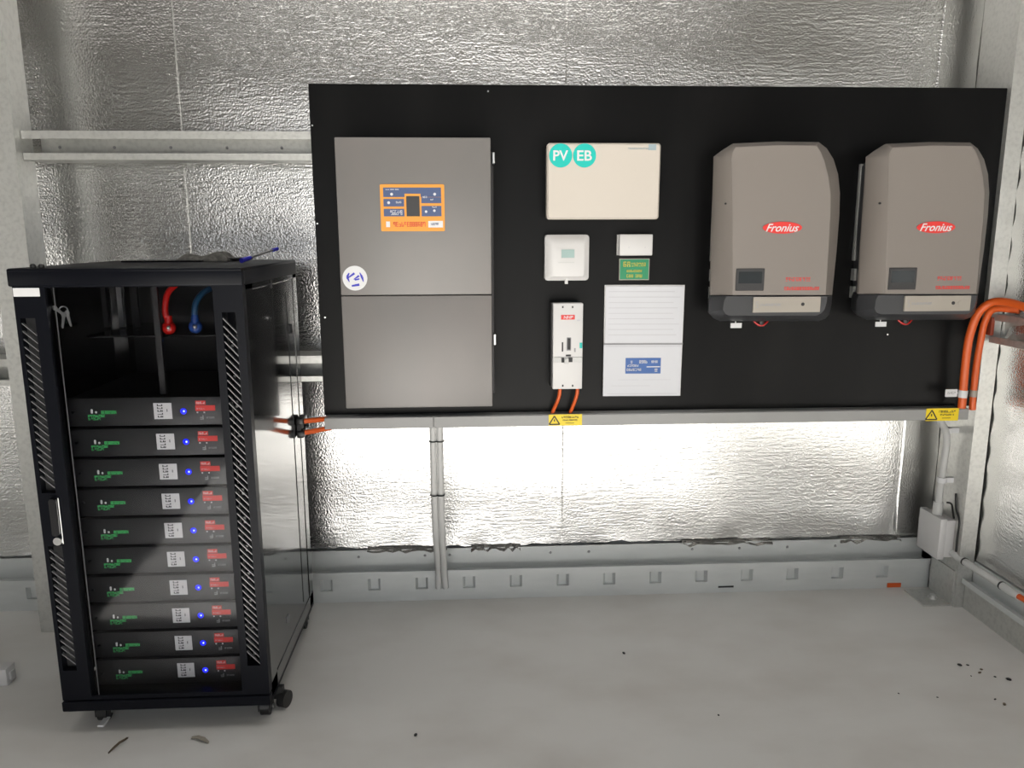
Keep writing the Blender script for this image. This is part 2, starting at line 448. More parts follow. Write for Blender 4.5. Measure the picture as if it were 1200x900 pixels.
# columns
colR = struct(MB().prismz([(1.858, -0.257), (1.800, -0.257), (1.800, -0.112), (1.803, -0.112), (1.803, -0.254), (1.855, -0.254), (1.855, -0.005), (1.858, -0.005)], 0, ZC).build('trim_column_right', 'galv'))
MB().box(1.838, 1.842, -0.112, -0.005, 0, ZC).build('column_web', 'galv', colR)
MB().box(1.690, 1.80, -0.245, -0.11, 0, 0.006).box(1.794, 1.80, -0.245, -0.10, 0.006, 0.14).build('foot_cleat', 'galv', colR)
MB().cyl((1.755, -0.19, 0.006), (1.755, -0.19, 0.012), 0.017).cyl((1.755, -0.19, 0.012), (1.755, -0.19, 0.022), 0.011, 6).build('anchor_bolt', 'steel', colR)
colL = struct(MB().prismz([(-1.545, -0.255), (-1.436, -0.255), (-1.436, -0.150), (-1.439, -0.150), (-1.439, -0.252), (-1.542, -0.252), (-1.542, -0.150), (-1.545, -0.150)], 0, ZC).build('trim_column_left', 'galv'))

# ------------------------------------------------------------------ black backing board
YB = -0.238
bx0, bx1 = PY(361, 97, YB).x, 1.7995
bz1, bz0 = PY(700, 100, YB).z, PY(700, 482, YB).z
board = thing('backing_board', (0.6, YB, bz0), 'large black plywood backing board carrying the inverters and switchgear', 'board')
MB().box(bx0, bx1, YB, YB + 0.018, bz0, bz1, 0.0015, 1).build('panel', 'ply', board)
for (x, y) in ((366, 147), (372, 262), (381, 372), (572, 107), (1040, 392)):
    p = PY(x, y, YB)
    MB().cyl((p.x, YB, p.z), (p.x, YB - 0.002, p.z), 0.0028, 8).build('board_screw', 'steel', board)

# ------------------------------------------------------------------ cable duct under the board
YD = -0.288
dx0, dx1 = PY(380, 494, YD).x, PY(1135, 487, YD).x
dz1, dz0 = PY(700, 485, YD).z, PY(700, 498.5, YD).z
duct = thing('cable_duct', (0.6, YD, dz0), 'long grey cable duct running under the black board', 'cable duct')
xj = PY(508, 490, YD).x
MB().box(dx0, dx1, YD + 0.006, YB - 0.001, dz0 + 0.002, dz1, 0.002, 1).build('channel', 'duct', duct)
MB().box(dx0, xj - 0.0012, YD, YD + 0.012, dz0, dz1 - 0.002, 0.0015, 1).build('lid', 'duct', duct)
MB().box(xj + 0.0012, dx1, YD, YD + 0.012, dz0, dz1 - 0.002, 0.0015, 1).build('lid', 'duct', duct)

def warning_label(x0, y0, x1, y1, label, seed):
    a, b, c, d = rect(x0, y0, x1, y1, YD)
    d = min(d, dz1 + 0.002)
    t = thing('warning_label', ((a + b) / 2, YD, c), label, 'label')
    Y = YD - 0.0005
    MB().box(a, b, Y - 0.001, Y + 0.0004, c, d).build('backing', 'yellow', t); Y -= 0.001
    h = d - c; w = b - a; cx = a + 0.17 * w; lo, hi = c + 0.12 * h, d - 0.14 * h
    r = (hi - lo) * 0.62; th = 0.0042
    tri = MB()
    for p, q in (((cx - r, lo), (cx, hi)), ((cx, hi), (cx + r, lo)), ((cx - r, lo), (cx + r, lo))):
        p, q = Vector((p[0], 0, p[1])), Vector((q[0], 0, q[1])); n = Vector((-(q - p).z, 0, (q - p).x)).normalized() * th / 2
        tri.loft([[(v.x, Y - 0.0006, v.z) for v in (p + n, q + n, q - n, p - n)], [(v.x, Y, v.z) for v in (p + n, q + n, q - n, p - n)]])
    tri.box(cx - 0.002, cx + 0.002, Y - 0.0006, Y, lo + 0.25 * h, lo + 0.45 * h)
    tri.build('warning_triangle', 'ink', t)
    rng = random.Random(seed); mb = MB()
    mb.glyphs(a + 0.38 * w, d - 0.34 * h, 0.52 * w, 0.17 * h, 9, Y, rng)
    mb.glyphs(a + 0.42 * w, d - 0.58 * h, 0.44 * w, 0.13 * h, 11, Y, rng)
    mb.box(a + 0.5 * w, a + 0.76 * w, Y - 0.0006, Y, c + 0.2 * h, c + 0.24 * h)
    mb.build('printed_text', 'ink', t)
warning_label(643, 485.5, 682, 498.5, 'yellow warning label on the duct below the white breaker', 1)
warning_label(1085, 478, 1123, 493, 'yellow warning label at the duct end beside the steel column', 2)

# twin conduits dropping from the duct to the floor strip
tc_ = []
for k, (xt, xb, xe) in enumerate(((507, 512, 511), (515, 519, 519))):
    t = thing('wall_conduit', (PY(xt, 500, -0.262).x, -0.262, 0.05), 'flat grey conduit dropping from the duct, %s of the twin pair' % ('nearer the server rack' if k == 0 else 'nearer the shed corner column'), 'conduit', 'twin conduits under the duct')
    a = PY(xt, 500, -0.262); r = 0.0118
    X = a.x
    mb = MB()
    mb.tube([(X, -0.262, dz0 + 0.01), (X, -0.255, 0.50), (X, -0.225, 0.34), (X, -0.140, 0.19), (X, -0.105, 0.12), (X + (0.004 if k else 0), -0.104, 0.058)], r, 12, 6)
    mb.build('pipe', 'conduit', t, True)
    tc_.append((t, X, r))
for (ty, xz) in ((517, -0.262), (580, -0.256), (644, -0.158)):
    z = PY(510, ty, xz).z
    for (t, X, r) in tc_:
        MB().tube([(X - r, xz + 0.012, z), (X - r - 0.001, xz, z), (X - r * .6, xz - r, z), (X + r * .6, xz - r, z), (X + r + 0.001, xz, z), (X + r, xz + 0.012, z)], 0.0022, 6, 3).build('cable_tie', 'rubber', t)

# ------------------------------------------------------------------ battery inverter (taupe box)
YS = -0.415
sx0, sx1 = (PY(390, 161, YS).x + PY(407, 479, YS).x) / 2, (PY(575, 161, YS).x + PY(577, 476, YS).x) / 2
sz1, sz0, szm = PY(480, 161, YS).z, PY(490, 477.5, YS).z, PY(490, 346, YS).z
sp = thing('battery_inverter', ((sx0 + sx1) / 2, YB, sz0), 'tall taupe steel battery inverter with orange control panel on black board', 'inverter')
MB().box(sx0 + 0.006, sx1 + 0.002, YS + 0.02, YB - 0.001, sz0 - 0.004, sz1 - 0.004, 0.003, 1).build('case', 'spdark', sp)
MB().box(sx0 - 0.006, sx1 + 0.012, YB - 0.06, YB - 0.001, sz0 + 0.02, sz1 - 0.03, 0.003, 1).build('mounting_frame', 'spdark', sp)
MB().box(sx0, sx1, YS, YS + 0.03, szm + 0.0015, sz1, 0.003, 2).build('upper_cover', 'spgrey', sp, True)
MB().box(sx0, sx1, YS, YS + 0.03, sz0, szm - 0.0015, 0.003, 2).build('lower_cover', 'spgrey', sp, True)
for x, y in ((386.5, 184), (399, 404), (579, 186), (580.5, 397)):
    p = PY(x, y, YB - 0.05); sgn = -1 if x < 450 else 1
    p.x = (sx0 - 0.006) if sgn < 0 else (sx1 + 0.012)
    MB().box(p.x - 0.004, p.x + 0.004, YB - 0.075, YB - 0.03, p.z - 0.018, p.z + 0.018, 0.0015, 1).build('latch', 'steel', sp)
# control panel
a, b, c, d = rect(446, 216, 521, 271, YS)
cp = MB().prism(rrect(a, b, c, d, 0.004), YS - 0.003, YS).build('control_panel', 'orangelab', sp)
Yp = YS - 0.003; w, h = b - a, d - c
def sub(u0, u1, v0, v1): return a + u0 * w, a + u1 * w, d - v1 * h, d - v0 * h
def field(u0, u1, v0, v1, m, name, lift=0.0008):
    x0, x1, z0, z1 = sub(u0, u1, v0, v1); return MB().box(x0, x1, Yp - lift, Yp, z0, z1).build(name, m, cp)
field(.05, .95, .07, .27, 'blue', 'blue_field'); field(.05, .37, .31, .47, 'blue', 'blue_field'); field(.05, .37, .52, .68, 'blue', 'blue_field')
field(.64, .95, .275, .40, 'blue', 'blue_field'); field(.64, .95, .46, .68, 'blue', 'blue_field')
field(.38, .63, .20, .30, 'orangelab', 'display_border', 0.0011); field(.405, .61, .25, .68, 'spdark', 'display', 0.0015)
field(.74, .97, .78, .92, 'label', 'maker_badge')
field(.08, .14, .79, .91, 'label', 'key_symbol')
rng = random.Random(5); mb = MB(); Yt = Yp - 0.0008
x0, x1, z0, z1 = sub(.13, .34, .55, .65); mb.glyphs(x0, z0, x1 - x0, z1 - z0, 7, Yt, rng)
for u, v, r in ((.18, .21, .0045), (.13, .39, .0045), (.85, .21, .0045), (.71, .58, .004), (.84, .56, .004)):
    mb.prism([(a + u * w + r * math.cos(t * .7854), d - v * h + r * math.sin(t * .7854)) for t in range(8)], Yt - 0.0005, Yt)
for u0, u1, v0, v1 in ((.24, .33, .36, .40), (.66, .73, .25, .29), (.78, .83, .31, .34), (.80, .88, .47, .50), (.08, .30, .10, .12)):
    x0, x1, z0, z1 = sub(u0, u1, v0, v1); mb.glyphs(x0, z0, x1 - x0, z1 - z0, 3, Yt, rng, dens=.8)
mb.build('panel_symbols', 'label', cp)['kind'] = 'stuff'
mb = MB(); x0, x1, z0, z1 = sub(.19, .70, .80, .90); mb.glyphs(x0, z0, x1 - x0, z1 - z0, 12, Yp, rng, dens=.7)
mb.build('panel_lettering', 'red', cp)
mb = MB(); x0, x1, z0, z1 = sub(.78, .90, .82, .87); mb.glyphs(x0, z0, x1 - x0, z1 - z0, 5, Yt, rng, dens=.8)
mb.build('badge_lettering', 'blue', cp)
# round sticker
p = PY(416, 326, YS); R = 14.2 * (YS - CAM.y) / F
st = disc(p.x, p.z, R, YS, 0.0012).build('round_sticker', 'label', sp)
mb = MB(); Y = YS - 0.0012
def bar(mb, x0, z0, x1, z1, t0, t1, Y, lift=0.0006):
    p, q = Vector((x0, 0, z0)), Vector((x1, 0, z1)); n = Vector((-(q - p).z, 0, (q - p).x)).normalized()
    ring = [p + n * t0 / 2, q + n * t1 / 2, q - n * t1 / 2, p - n * t0 / 2]
    mb.loft([[(v.x, Y - lift, v.z) for v in ring], [(v.x, Y, v.z) for v in ring]])
for x0, z0, x1, z1, t0, t1 in ((-.45, .42, -.62, .10, .10, .2), (-.62, .10, -.45, -.30, .2, .05), (-.52, .05, -.02, .40, .1, .18), (.40, .45, .58, .08, .06, .2), (.58, .08, .68, -.30, .2, .05), (-.10, -.10, .34, .20, .06, .16), (-.02, -.14, .36, -.06, .12, .12), (-.28, -.62, .34, -.52, .14, .2)):
    bar(mb, p.x + x0 * R, p.z + z0 * R, p.x + x1 * R, p.z + z1 * R, t0 * R, t1 * R, Y)
mb.build('sticker_mark', 'blueink', st)

# ------------------------------------------------------------------ solar inverters
YI = -0.445; YE = -0.370
CX, CZ = 820, 150
def q(u, v): return CX + u / 3.158, CZ + v / 3.158
def q3(u, v, Y): return PY(*q(u, v), Y)
ctr = q3(305, 369, YI)
si = thing('solar_inverter', (ctr.x, YB, q3(250, 715, YI).z), 'grey solar inverter hung beside the cream enclosure on black board', 'inverter', 'grey solar inverters on the board')
out = [(55, 105), (85, 82), (125, 57), (285, 50), (440, 52), (470, 75), (495, 115), (512, 170), (519, 240), (517, 320), (507, 450), (490, 618), (40, 618), (44, 450), (48, 330), (52, 220)]
inn = [(118, 112), (122, 90), (132, 72), (285, 64), (432, 66), (448, 90), (462, 125), (476, 180), (484, 240), (483, 320), (476, 450), (466, 618), (122, 618), (122, 450), (122, 330), (120, 220)]
rings = []
rings.append([q3(u, v, YE + 0.0) for u, v in out])
rings = [[Vector((p.x, YB - 0.03, p.z)) for p in rings[0]], [Vector((p.x, YE + 0.012, p.z)) for p in rings[0]], rings[0]]
mid = []
for (u, v), (s_, t_) in zip(out, inn):
    mid.append(q3(u + (s_ - u) * .72, v + (t_ - v) * .72, YI + 0.016))
rings.append(mid)
rings.append([q3(u, v, YI + (0.006 if v < 100 else 0)) for u, v in inn])
MB().loft(rings[1:], caps=True).build('cover', 'ivgrey', si, True, 28)
# body behind the cover
bp = [(60, 130), (130, 75), (440, 70), (490, 140), (505, 300), (480, 690), (440, 708), (80, 708), (45, 680), (48, 400)]
bb = [q3(u, v, YE) for u, v in bp]
def inset(p, k):
    return p.x + k * max(-1, min(1, (ctr.x - p.x) / 0.15))
MB().loft([[Vector((inset(p, .036), YB - 0.004, p.z)) for p in bb], [Vector((inset(p, .030), YE + 0.014, p.z)) for p in bb]]).build('body', 'ivdark', si)
# lower dark housing
lo_o = [(40, 620), (490, 620), (488, 650), (480, 690), (465, 706), (440, 715), (75, 715), (50, 704), (33, 684), (34, 640)]
lo_i = [(100, 622), (472, 622), (470, 645), (462, 672), (452, 684), (432, 694), (110, 694), (95, 688), (86, 672), (90, 640)]
ro = [q3(u, v, YE) for u, v in lo_o]
MB().loft([[Vector((inset(p, .036), YB - 0.02, p.z)) for p in ro], [Vector((inset(p, .012), YE + .05, p.z)) for p in ro], ro, [q3(u + (s_ - u) * .7, v + (t_ - v) * .7, YI + 0.022) for (u, v), (s_, t_) in zip(lo_o, lo_i)], [q3(u, v, YI + 0.006) for u, v in lo_i]]).build('lower_housing', 'ivdark', si, True, 30)
def qr(u0, v0, u1, v1, Y):
    return rect(*q(u0, v0), *q(u1, v1), Y)
a, b, c, d = qr(198, 625, 446, 682, YI)
npz = MB().prism(rrect(a, b, c, d, 0.002), YI - 0.001, YI + 0.012).build('name_plate', 'plate', si)
rng = random.Random(9); mb = MB(); h = d - c; w = b - a
mb.glyphs(a + .04 * w, c + .3 * h, .035 * w, .42 * h, 1, YI - 0.001, rng, dens=.7)
mb.glyphs(a + .10 * w, c + .42 * h, .32 * w, .16 * h, 14, YI - 0.001, rng, dens=.7)
mb.build('plate_text', 'greyink', npz)
disc(a + .735 * w, c + .52 * h, 0.0055, YI - 0.001, 0.0015).build('plate_button', 'ink', npz)
disc(a + .87 * w, c + .52 * h, 0.010, YI - 0.001, 0.0008, sx=1.4).build('plate_rating_mark', 'plate', npz)
a, b, c, d = qr(133, 520, 238, 602, YI)
ds = MB().box(a, b, YI - 0.003, YI + 0.004, c, d, 0.0015, 1).build('display', 'spdark', si)
MB().box(a + .09 * (b - a), b - .09 * (b - a), YI - 0.0036, YI - 0.003, c + .33 * (d - c), d - .14 * (d - c)).build('screen', 'ivlcd', ds)
MB().box(a + .2 * (b - a), b - .2 * (b - a), YI - 0.0036, YI - 0.003, c + .12 * (d - c), c + .18 * (d - c)).build('key_strip', 'spdark', ds)
# oval badge
a, b, c, d = qr(233, 347, 378, 391, YI)
bd = disc((a + b) / 2, (c + d) / 2, (d - c) / 2, YI, 0.0015, 36, (b - a) / (d - c)).build('oval_badge', 'red', si)
text('badge_script', 'Fronius', 'label', bd, ((a + b) / 2, YI - 0.0015, (c + d) / 2), (d - c) * 0.66, (b - a) * 0.84, 0.40, bold=.012)
# red warning print
mb = MB(); rng = random.Random(3)
a, b, c, d = qr(318, 553, 410, 567, YI); mb.glyphs(a, c, b - a, d - c, 11, YI, rng, dens=.6)
mb.box(a, b, YI - 0.0006, YI, d - 0.0008, d)
a, b, c, d = qr(312, 588, 442, 600, YI); mb.glyphs(a, c, b - a, d - c, 14, YI, rng, dens=.85)
mb.build('warning_print', 'red', si)
for u, v in ((95, 280), (92, 558)):
    p = q3(u, v, (YE + YI) / 2)
    MB().sphere((p.x, p.y + 0.004, p.z), 0.010, 12, 8, (0.8, 0.7, 2.0 if v > 400 else 1.2)).build('cover_boss', 'ivgrey', si, True)
p = q3(94, 280, YE - 0.052); MB().cyl((p.x, p.y, p.z), (p.x, p.y - 0.006, p.z), 0.003, 8).build('cover_screw', 'ink', si)
p = q3(473, 549, YI + .02); MB().cyl((p.x, p.y + .02, p.z), (p.x, p.y - 0.004, p.z), 0.003, 8).build('cover_screw', 'ink', si)
# wall bracket edge, cooling slots on the left flank, glands and hanging tag
xb = rings[0][13].x + .040
MB().box(xb - 0.006, xb + 0.002, YB - 0.018, YB - 0.002, ctr.z - 0.11, ctr.z + 0.21, 0.001, 1).build('bracket_edge', 'galv', si)
for dz in (-.155, -.215):
    MB().box(xb - 0.006, xb + 0.004, YB - 0.030, YB - 0.004, ctr.z + dz - 0.022, ctr.z + dz + 0.018, 0.001, 1).build('bracket_edge', 'galv', si)
p = q3(237, 725, YI + 0.09); zb = q3(250, 715, YI).z
MB().cyl((p.x, YB - 0.09, zb + 0.02), (p.x, YB - 0.09, zb - 0.030), 0.012).build('cable_gland', 'rubber', si)
MB().tube([(p.x - 0.03, YB - 0.09, zb + .005), (p.x - 0.022, YB - 0.095, zb - 0.016), (p.x, YB - 0.10, zb - 0.027), (p.x + 0.022, YB - 0.095, zb - 0.012), (p.x + 0.022, YB - 0.09, zb + .005)], 0.0032, 8).build('bond_wire', 'redboot', si, True)
a, b, c, d = qr(114, 722, 155, 740, YB - 0.10)
MB().box(a, b, YB - 0.101, YB - 0.099, c, d).box(a + 0.015, a + 0.018, YB - 0.1005, YB - 0.0995, d, d + 0.03).build('hanging_tag', 'label', si)
si2 = copy_tree(si)
si2['label'] = 'grey solar inverter hung beside the orange cables and steel column'
si2.location.x += PY(1097, 267, YI).x - PY(917, 267, YI).x

# ------------------------------------------------------------------ cream enclosure with PV and EB stickers
YE2 = YB - 0.085
a, b, c, d = rect(641, 167.5, 773.5, 257, YE2)
en = thing('cream_enclosure', ((a + b) / 2, YB, c), 'cream plastic switch enclosure with two round teal stickers', 'enclosure')
MB().loft([[(x, YB - 0.001, z) for x, z in rrect(a + .004, b - .004, c + .004, d - .004, .008)], [(x, YE2 + 0.028, z) for x, z in rrect(a + .004, b - .004, c + .004, d - .004, .008)]]).build('back_box', 'cream', en, True)
MB().loft([[(x, YE2 + 0.027, z) for x, z in rrect(a, b, c, d, .010)], [(x, YE2 + 0.006, z) for x, z in rrect(a, b, c, d, .010)], [(x, YE2, z) for x, z in rrect(a + .005, b - .005, c + .005, d - .005, .008)]]).build('lid', 'cream', en, True)
for (x, s) in ((657, 'PV'), (685, 'EB')):
    p = PY(x, 182.3, YE2); R = 13.2 * (YE2 - CAM.y) / F
    st = disc(p.x, p.z, R, YE2, 0.0012, 36).build('round_sticker', 'teal', en)
    text('sticker_letters', s, 'label', st, (p.x, YE2 - 0.0012, p.z), R * 0.86, R * 1.28, 0.0, bold=0.018)
x0, x1, z0, z1 = rect(760, 169, 769, 176, YE2); mb = MB().box(x0, x1, YE2 - 0.0006, YE2, z0, z1)
x0, x1, z0, z1 = rect(736, 173, 760, 175, YE2); mb.glyphs(x0, z0, x1 - x0, z1 - z0, 16, YE2, random.Random(2), dens=.8)
mb.build('maker_mark', mat('pale_blue_ink', (0.30, 0.38, 0.42), 0.5), en)

# ------------------------------------------------------------------ meter with small screen
YM = YB - 0.045
a, b, c, d = rect(639, 275, 691, 329, YM)
me_ = thing('energy_meter', ((a + b) / 2, YB, c), 'white square energy meter with small green screen', 'meter')
MB().loft([[(x, YB - .001, z) for x, z in rrect(a, b, c, d, .010)], [(x, YM + .016, z) for x, z in rrect(a, b, c, d, .012)], [(x, YM + .004, z) for x, z in rrect(a + .014, b - .014, c + .012, d - .016, .010)], [(x, YM, z) for x, z in rrect(a + .026, b - .018, c + .014, d - .030, .008)]]).build('housing', 'white', me_, True)
x0, x1, z0, z1 = rect(658, 292.5, 673, 302, YM)
fr = MB().box(x0 - .002, x1 + .002, YM - 0.0012, YM + .001, z0 - .002, z1 + .002).build('screen_frame', 'conduit', me_)
MB().box(x0, x1, YM - 0.002, YM - 0.0012, z0, z1).build('screen', 'lcdgreen', fr)
x0, x1, z0, z1 = rect(654, 306.8, 673, 308.2, YM); MB().box(x0, x1, YM - 0.0012, YM + .001, z0, z1).build('push_bar', 'conduit', me_)
x0, x1, z0, z1 = rect(662.5, 328, 666, 333, YM); MB().box(x0, x1, YM + 0.010, YM + .022, z0, z1 + .004).build('bottom_tab', 'white', me_)

# small white box
YW = YB - 0.035
a, b, c, d = rect(726, 274.5, 765, 299.5, YW)
sb = thing('junction_cover', ((a + b) / 2, YB, c), 'small white plastic box above the green sign', 'box')
MB().box(a - .004, b - .003, YB - 0.015, YB - 0.001, c + .001, d - .001, .001, 1).build('base', 'conduit', sb)
MB().box(a, b, YW, YB - 0.012, c, d, 0.0035, 3).build('lid', 'white', sb, True)
mb = MB()
for x, y in ((737, 290), (756, 290)):
    p = PY(x, y, YW); mb = MB().cyl((p.x, YW, p.z), (p.x, YW - .0008, p.z), 0.002, 8); mb.build('lid_screw', 'paleink', sb)

# green sign
YG = YB - 0.003
a, b, c, d = rect(725.5, 303, 761, 328.3, YG)
gs = thing('green_sign', ((a + b) / 2, YB, c), 'small green notice with pale border and gold lettering', 'sign')
MB().box(a, b, YG, YB - .0005, c, d, .0006, 1).build('plate', 'plate', gs)
ff = MB().box(a + .003, b - .003, YG - .0006, YG, c + .003, d - .003).build('green_face', 'gsign', gs)
w, h = b - a, d - c; rng = random.Random(4); Y = YG - .0006
mb = MB(); mb.glyphs(a + .12 * w, c + .62 * h, .26 * w, .24 * h, 2, Y, rng, dens=.8); mb.glyphs(a + .40 * w, c + .64 * h, .48 * w, .17 * h, 6, Y, rng, dens=.8)
mb.glyphs(a + .24 * w, c + .37 * h, .52 * w, .11 * h, 8, Y, rng, dens=.85); mb.glyphs(a + .24 * w, c + .12 * h, .24 * w, .15 * h, 3, Y, rng, dens=.9); mb.glyphs(a + .53 * w, c + .12 * h, .24 * w, .15 * h, 3, Y, rng, dens=.9)
mb.build('lettering', 'gold', ff)

# ------------------------------------------------------------------ breaker
YK = YB - 0.085
a, b, c, d = rect(648, 355.5, 682.8, 456, YK)
br = thing('circuit_breaker', ((a + b) / 2, YB, c), 'tall white circuit breaker with red badge above two orange cables', 'circuit breaker')
w, h = b - a, d - c
MB().box(a - .004, b - .004, YB - .055, YB - .001, c + .002, d - .002, .001, 1).build('base', 'spdark', br)
MB().box(a, b, YK, YB - .05, c, d, .0025, 2).build('front_cover', 'white', br, True)
def kb(x0, y0, x1, y1, lift, m, name, par=br):
    A, B, C_, D_ = rect(x0, y0, x1, y1, YK); return MB().box(A, B, YK - lift, YK + .001, C_, D_, min(.0008, lift / 2.2), 1).build(name, m, par)
for x, y in ((659.5, 359.8), (671, 359.8), (659.5, 452), (671, 452)):
    kb(x - .9, y - 1.2, x + .9, y + 1.2, .0008, 'ink', 'cover_screw')
bg_ = kb(657.5, 369, 673.6, 374.5, .0012, 'red', 'badge')
A, B, C_, D_ = rect(660.5, 370, 671.5, 373.5, YK); text('badge_letters', 'NHP', 'label', bg_, ((A + B) / 2, YK - .0012, (C_ + D_) / 2), D_ - C_, B - A, 0.15, bold=.02)
hs = kb(664, 395.5, 669.2, 411, .002, 'greyink', 'handle_slot'); kb(665, 396.5, 668.3, 409.5, .006, 'ink', 'toggle', hs)
kb(658.3, 401, 660, 412, .0012, 'ink', 'trip_slot'); kb(679.2, 401.5, 682.4, 408, .0012, 'teal', 'test_button')
kb(672.8, 408, 674.6, 412.5, .001, 'greyink', 'mark'); kb(676, 374.6, 679.8, 376.2, .0008, 'paleink', 'mark')
kb(649, 418.5, 682, 424.8, .004, 'conduit', 'lock_bar'); kb(657.8, 419, 661, 424.5, .008, 'ink', 'lock_lug'); kb(666, 419, 670.6, 424, .008, 'ink', 'lock_lug'); kb(661.5, 420, 666, 426, .009, 'conduit', 'padlock_shackle'); kb(663, 415.6, 669, 417.5, .003, 'ink', 'lock_lug')
for k, (xt, xb) in enumerate(((656, 647.5), (676.5, 668.5))):
    p = PY(xt, 456, YB - .05); e = PY(xb, 485, YB - .028)
    t = MB().tube([(p.x, YB - .05, c + .012), (p.x, YB - .05, c - .018), (p.x - .006, YB - .048, c - .045), (e.x, YB - .030, dz1 + 0.004), (e.x - .006, YB - .028, dz1 - .012)], 0.0062, 12).build('orange_cable', 'orange', None, True)
    tag(t, 'short orange cable leaving the breaker, %s' % ('on the side of the taupe inverter' if k == 0 else 'on the side of the white notice holder'), 'cable', 'orange cables under the breaker')

# ------------------------------------------------------------------ notice holder
YN = YB - 0.012
pts = [PY(x, y, YN) for x, y in ((709, 334), (803, 334), (797.5, 464), (706.8, 464.5))]
nh = thing('notice_holder', ((pts[2].x + pts[3].x) / 2, YB, pts[3].z), 'white notice holder with ruled page and blue sticker', 'notice')
def bil(u, v):
    t = pts[0].lerp(pts[1], u); bt = pts[3].lerp(pts[2], u); return t.lerp(bt, v)
def nq(u0, v0, u1, v1, Y0, Y1): 
    r = [bil(u0, v0), bil(u1, v0), bil(u1, v1), bil(u0, v1)]
    return MB().loft([[(p.x, Y0, p.z) for p in r], [(p.x, Y1, p.z) for p in r]])
nq(0, 0, 1, 1, YN + .004, YB - .001).build('backing', 'white', nh)
pg = nq(.012, .01, .99, .515, YN, YN + .005).build('page', 'paper', nh)
pk = nq(-.005, .53, .985, .995, YN - .004, YN + .005).build('pocket', 'paper', nh)
mb = MB(); rng = random.Random(8)
for k in range(9):
    v = .055 + .048 * k
    mb.v += []; r = nq(.05, v, rng.uniform(.85, .95), v + .006, YN - .0005, YN); mb.add(r.v, r.f)
mb.build('ruled_text', 'paleink', pg)
mb = MB(); r = nq(.02, .54, .97, .548, YN - .0045, YN - .004); mb.add(r.v, r.f); r = nq(.05, .972, .95, .978, YN - .0045, YN - .004); mb.add(r.v, r.f)
for u, v, u1 in ((.18, .845, .45), (.5, .845, .86), (.1, .90, .6)): r = nq(u, v, u1, v + .004, YN - .0043, YN - .004); mb.add(r.v, r.f)
mb.build('pocket_lines', 'paleink', pk)
mb = MB(); r = nq(.0, .515, 1, .53, YN - .001, YN + .004); r.build('fold_gap', 'greyink', nh)
bs = nq(.275, .648, .725, .79, YN - .005, YN - .004).build('blue_sticker', 'blue2', pk)
A, B = bil(.275, .648), bil(.725, .79); w, h = B.x - A.x, A.z - B.z; Y = YN - .005
mb = MB(); mb.glyphs(A.x + .38 * w, A.z - .35 * h, .24 * w, .2 * h, 4, Y, rng, dens=.9); mb.glyphs(A.x + .05 * w, A.z - .55 * h, .32 * w, .14 * h, 6, Y, rng); mb.glyphs(A.x + .03 * w, A.z - .82 * h, .42 * w, .16 * h, 7, Y, rng)
mb.glyphs(A.x + .14 * w, A.z - .35 * h, .06 * w, .18 * h, 1, Y, rng); mb.glyphs(A.x + .72 * w, A.z - .32 * h, .2 * w, .14 * h, 2, Y, rng); mb.glyphs(A.x + .82 * w, A.z - .88 * h, .1 * w, .2 * h, 1, Y, rng)
mb.box(A.x + .6 * w, A.x + .98 * w, Y - .0006, Y, A.z - .60 * h, A.z - .54 * h)
mb.build('sticker_lettering', 'label', bs)

# ------------------------------------------------------------------ right-hand cables
def oc(pts): return [tuple(p) for p in pts]
r1 = [PY(1127, 478, -0.300), PY(1128.5, 460, -0.300), PY(1131, 430, -0.302), PY(1136, 395, -0.308), PY(1146, 368, -0.320), PY(1161, 355, -0.340), PY(1180, 354, -0.385), PY(1201, 360, -0.45), PY(1225, 368, -0.53)]
tag(MB().tube(oc(r1), 0.0135, 14).build('orange_cable', 'orange', None, True), 'thick bright orange cable arching from duct end over the column', 'cable', 'thick orange cables by the column')
r2 = [PY(1139.5, 480, -0.272), PY(1140.5, 462, -0.272), PY(1144, 430, -0.272), PY(1149, 400, -0.274), PY(1155, 375, -0.285), PY(1166, 362, -0.31), PY(1195, 364, -0.37)]
tag(MB().tube(oc(r2), 0.0115, 14).build('orange_cable', 'orange', None, True), 'thick orange cable tucked behind the bright one against the column', 'cable', 'thick orange cables by the column')
p = PY(1128.3, 461.5, -0.300)
tag(MB().cyl((p.x - .0005, p.y, p.z - .013), (p.x + .0008, p.y, p.z + .013), 0.0148, 18).build('cable_marker', 'label', None, True), 'white marker sleeve around the bright orange cable', 'marker')
p = PY(1140.5, 461, -0.272)
tag(MB().cyl((p.x - .0005, p.y, p.z - .012), (p.x + .0008, p.y, p.z + .012), 0.0127, 18).build('cable_marker', 'plate', None, True), 'beige marker sleeve around the rear orange cable', 'marker')
a, b, c, d = rect(1107.5, 456, 1121.5, 465, -0.292)
tg = thing('cable_tag', ((a + b) / 2, -0.292, c), 'small white cable tag beside the orange cable', 'tag')
MB().prism(rrect(a, b, c, d, 0.003), -0.294, -0.292).build('tag_plate', 'label', tg)
MB().glyphs(a + .15 * (b - a), c + .35 * (d - c), .7 * (b - a), .3 * (d - c), 4, -0.294, random.Random(6)).build('tag_text', 'greyink', tg)
MB().tube([(b - .004, -0.293, (c + d) / 2), (b + .008, -0.297, (c + d) / 2)], 0.0015, 6).build('tie', 'label', tg)

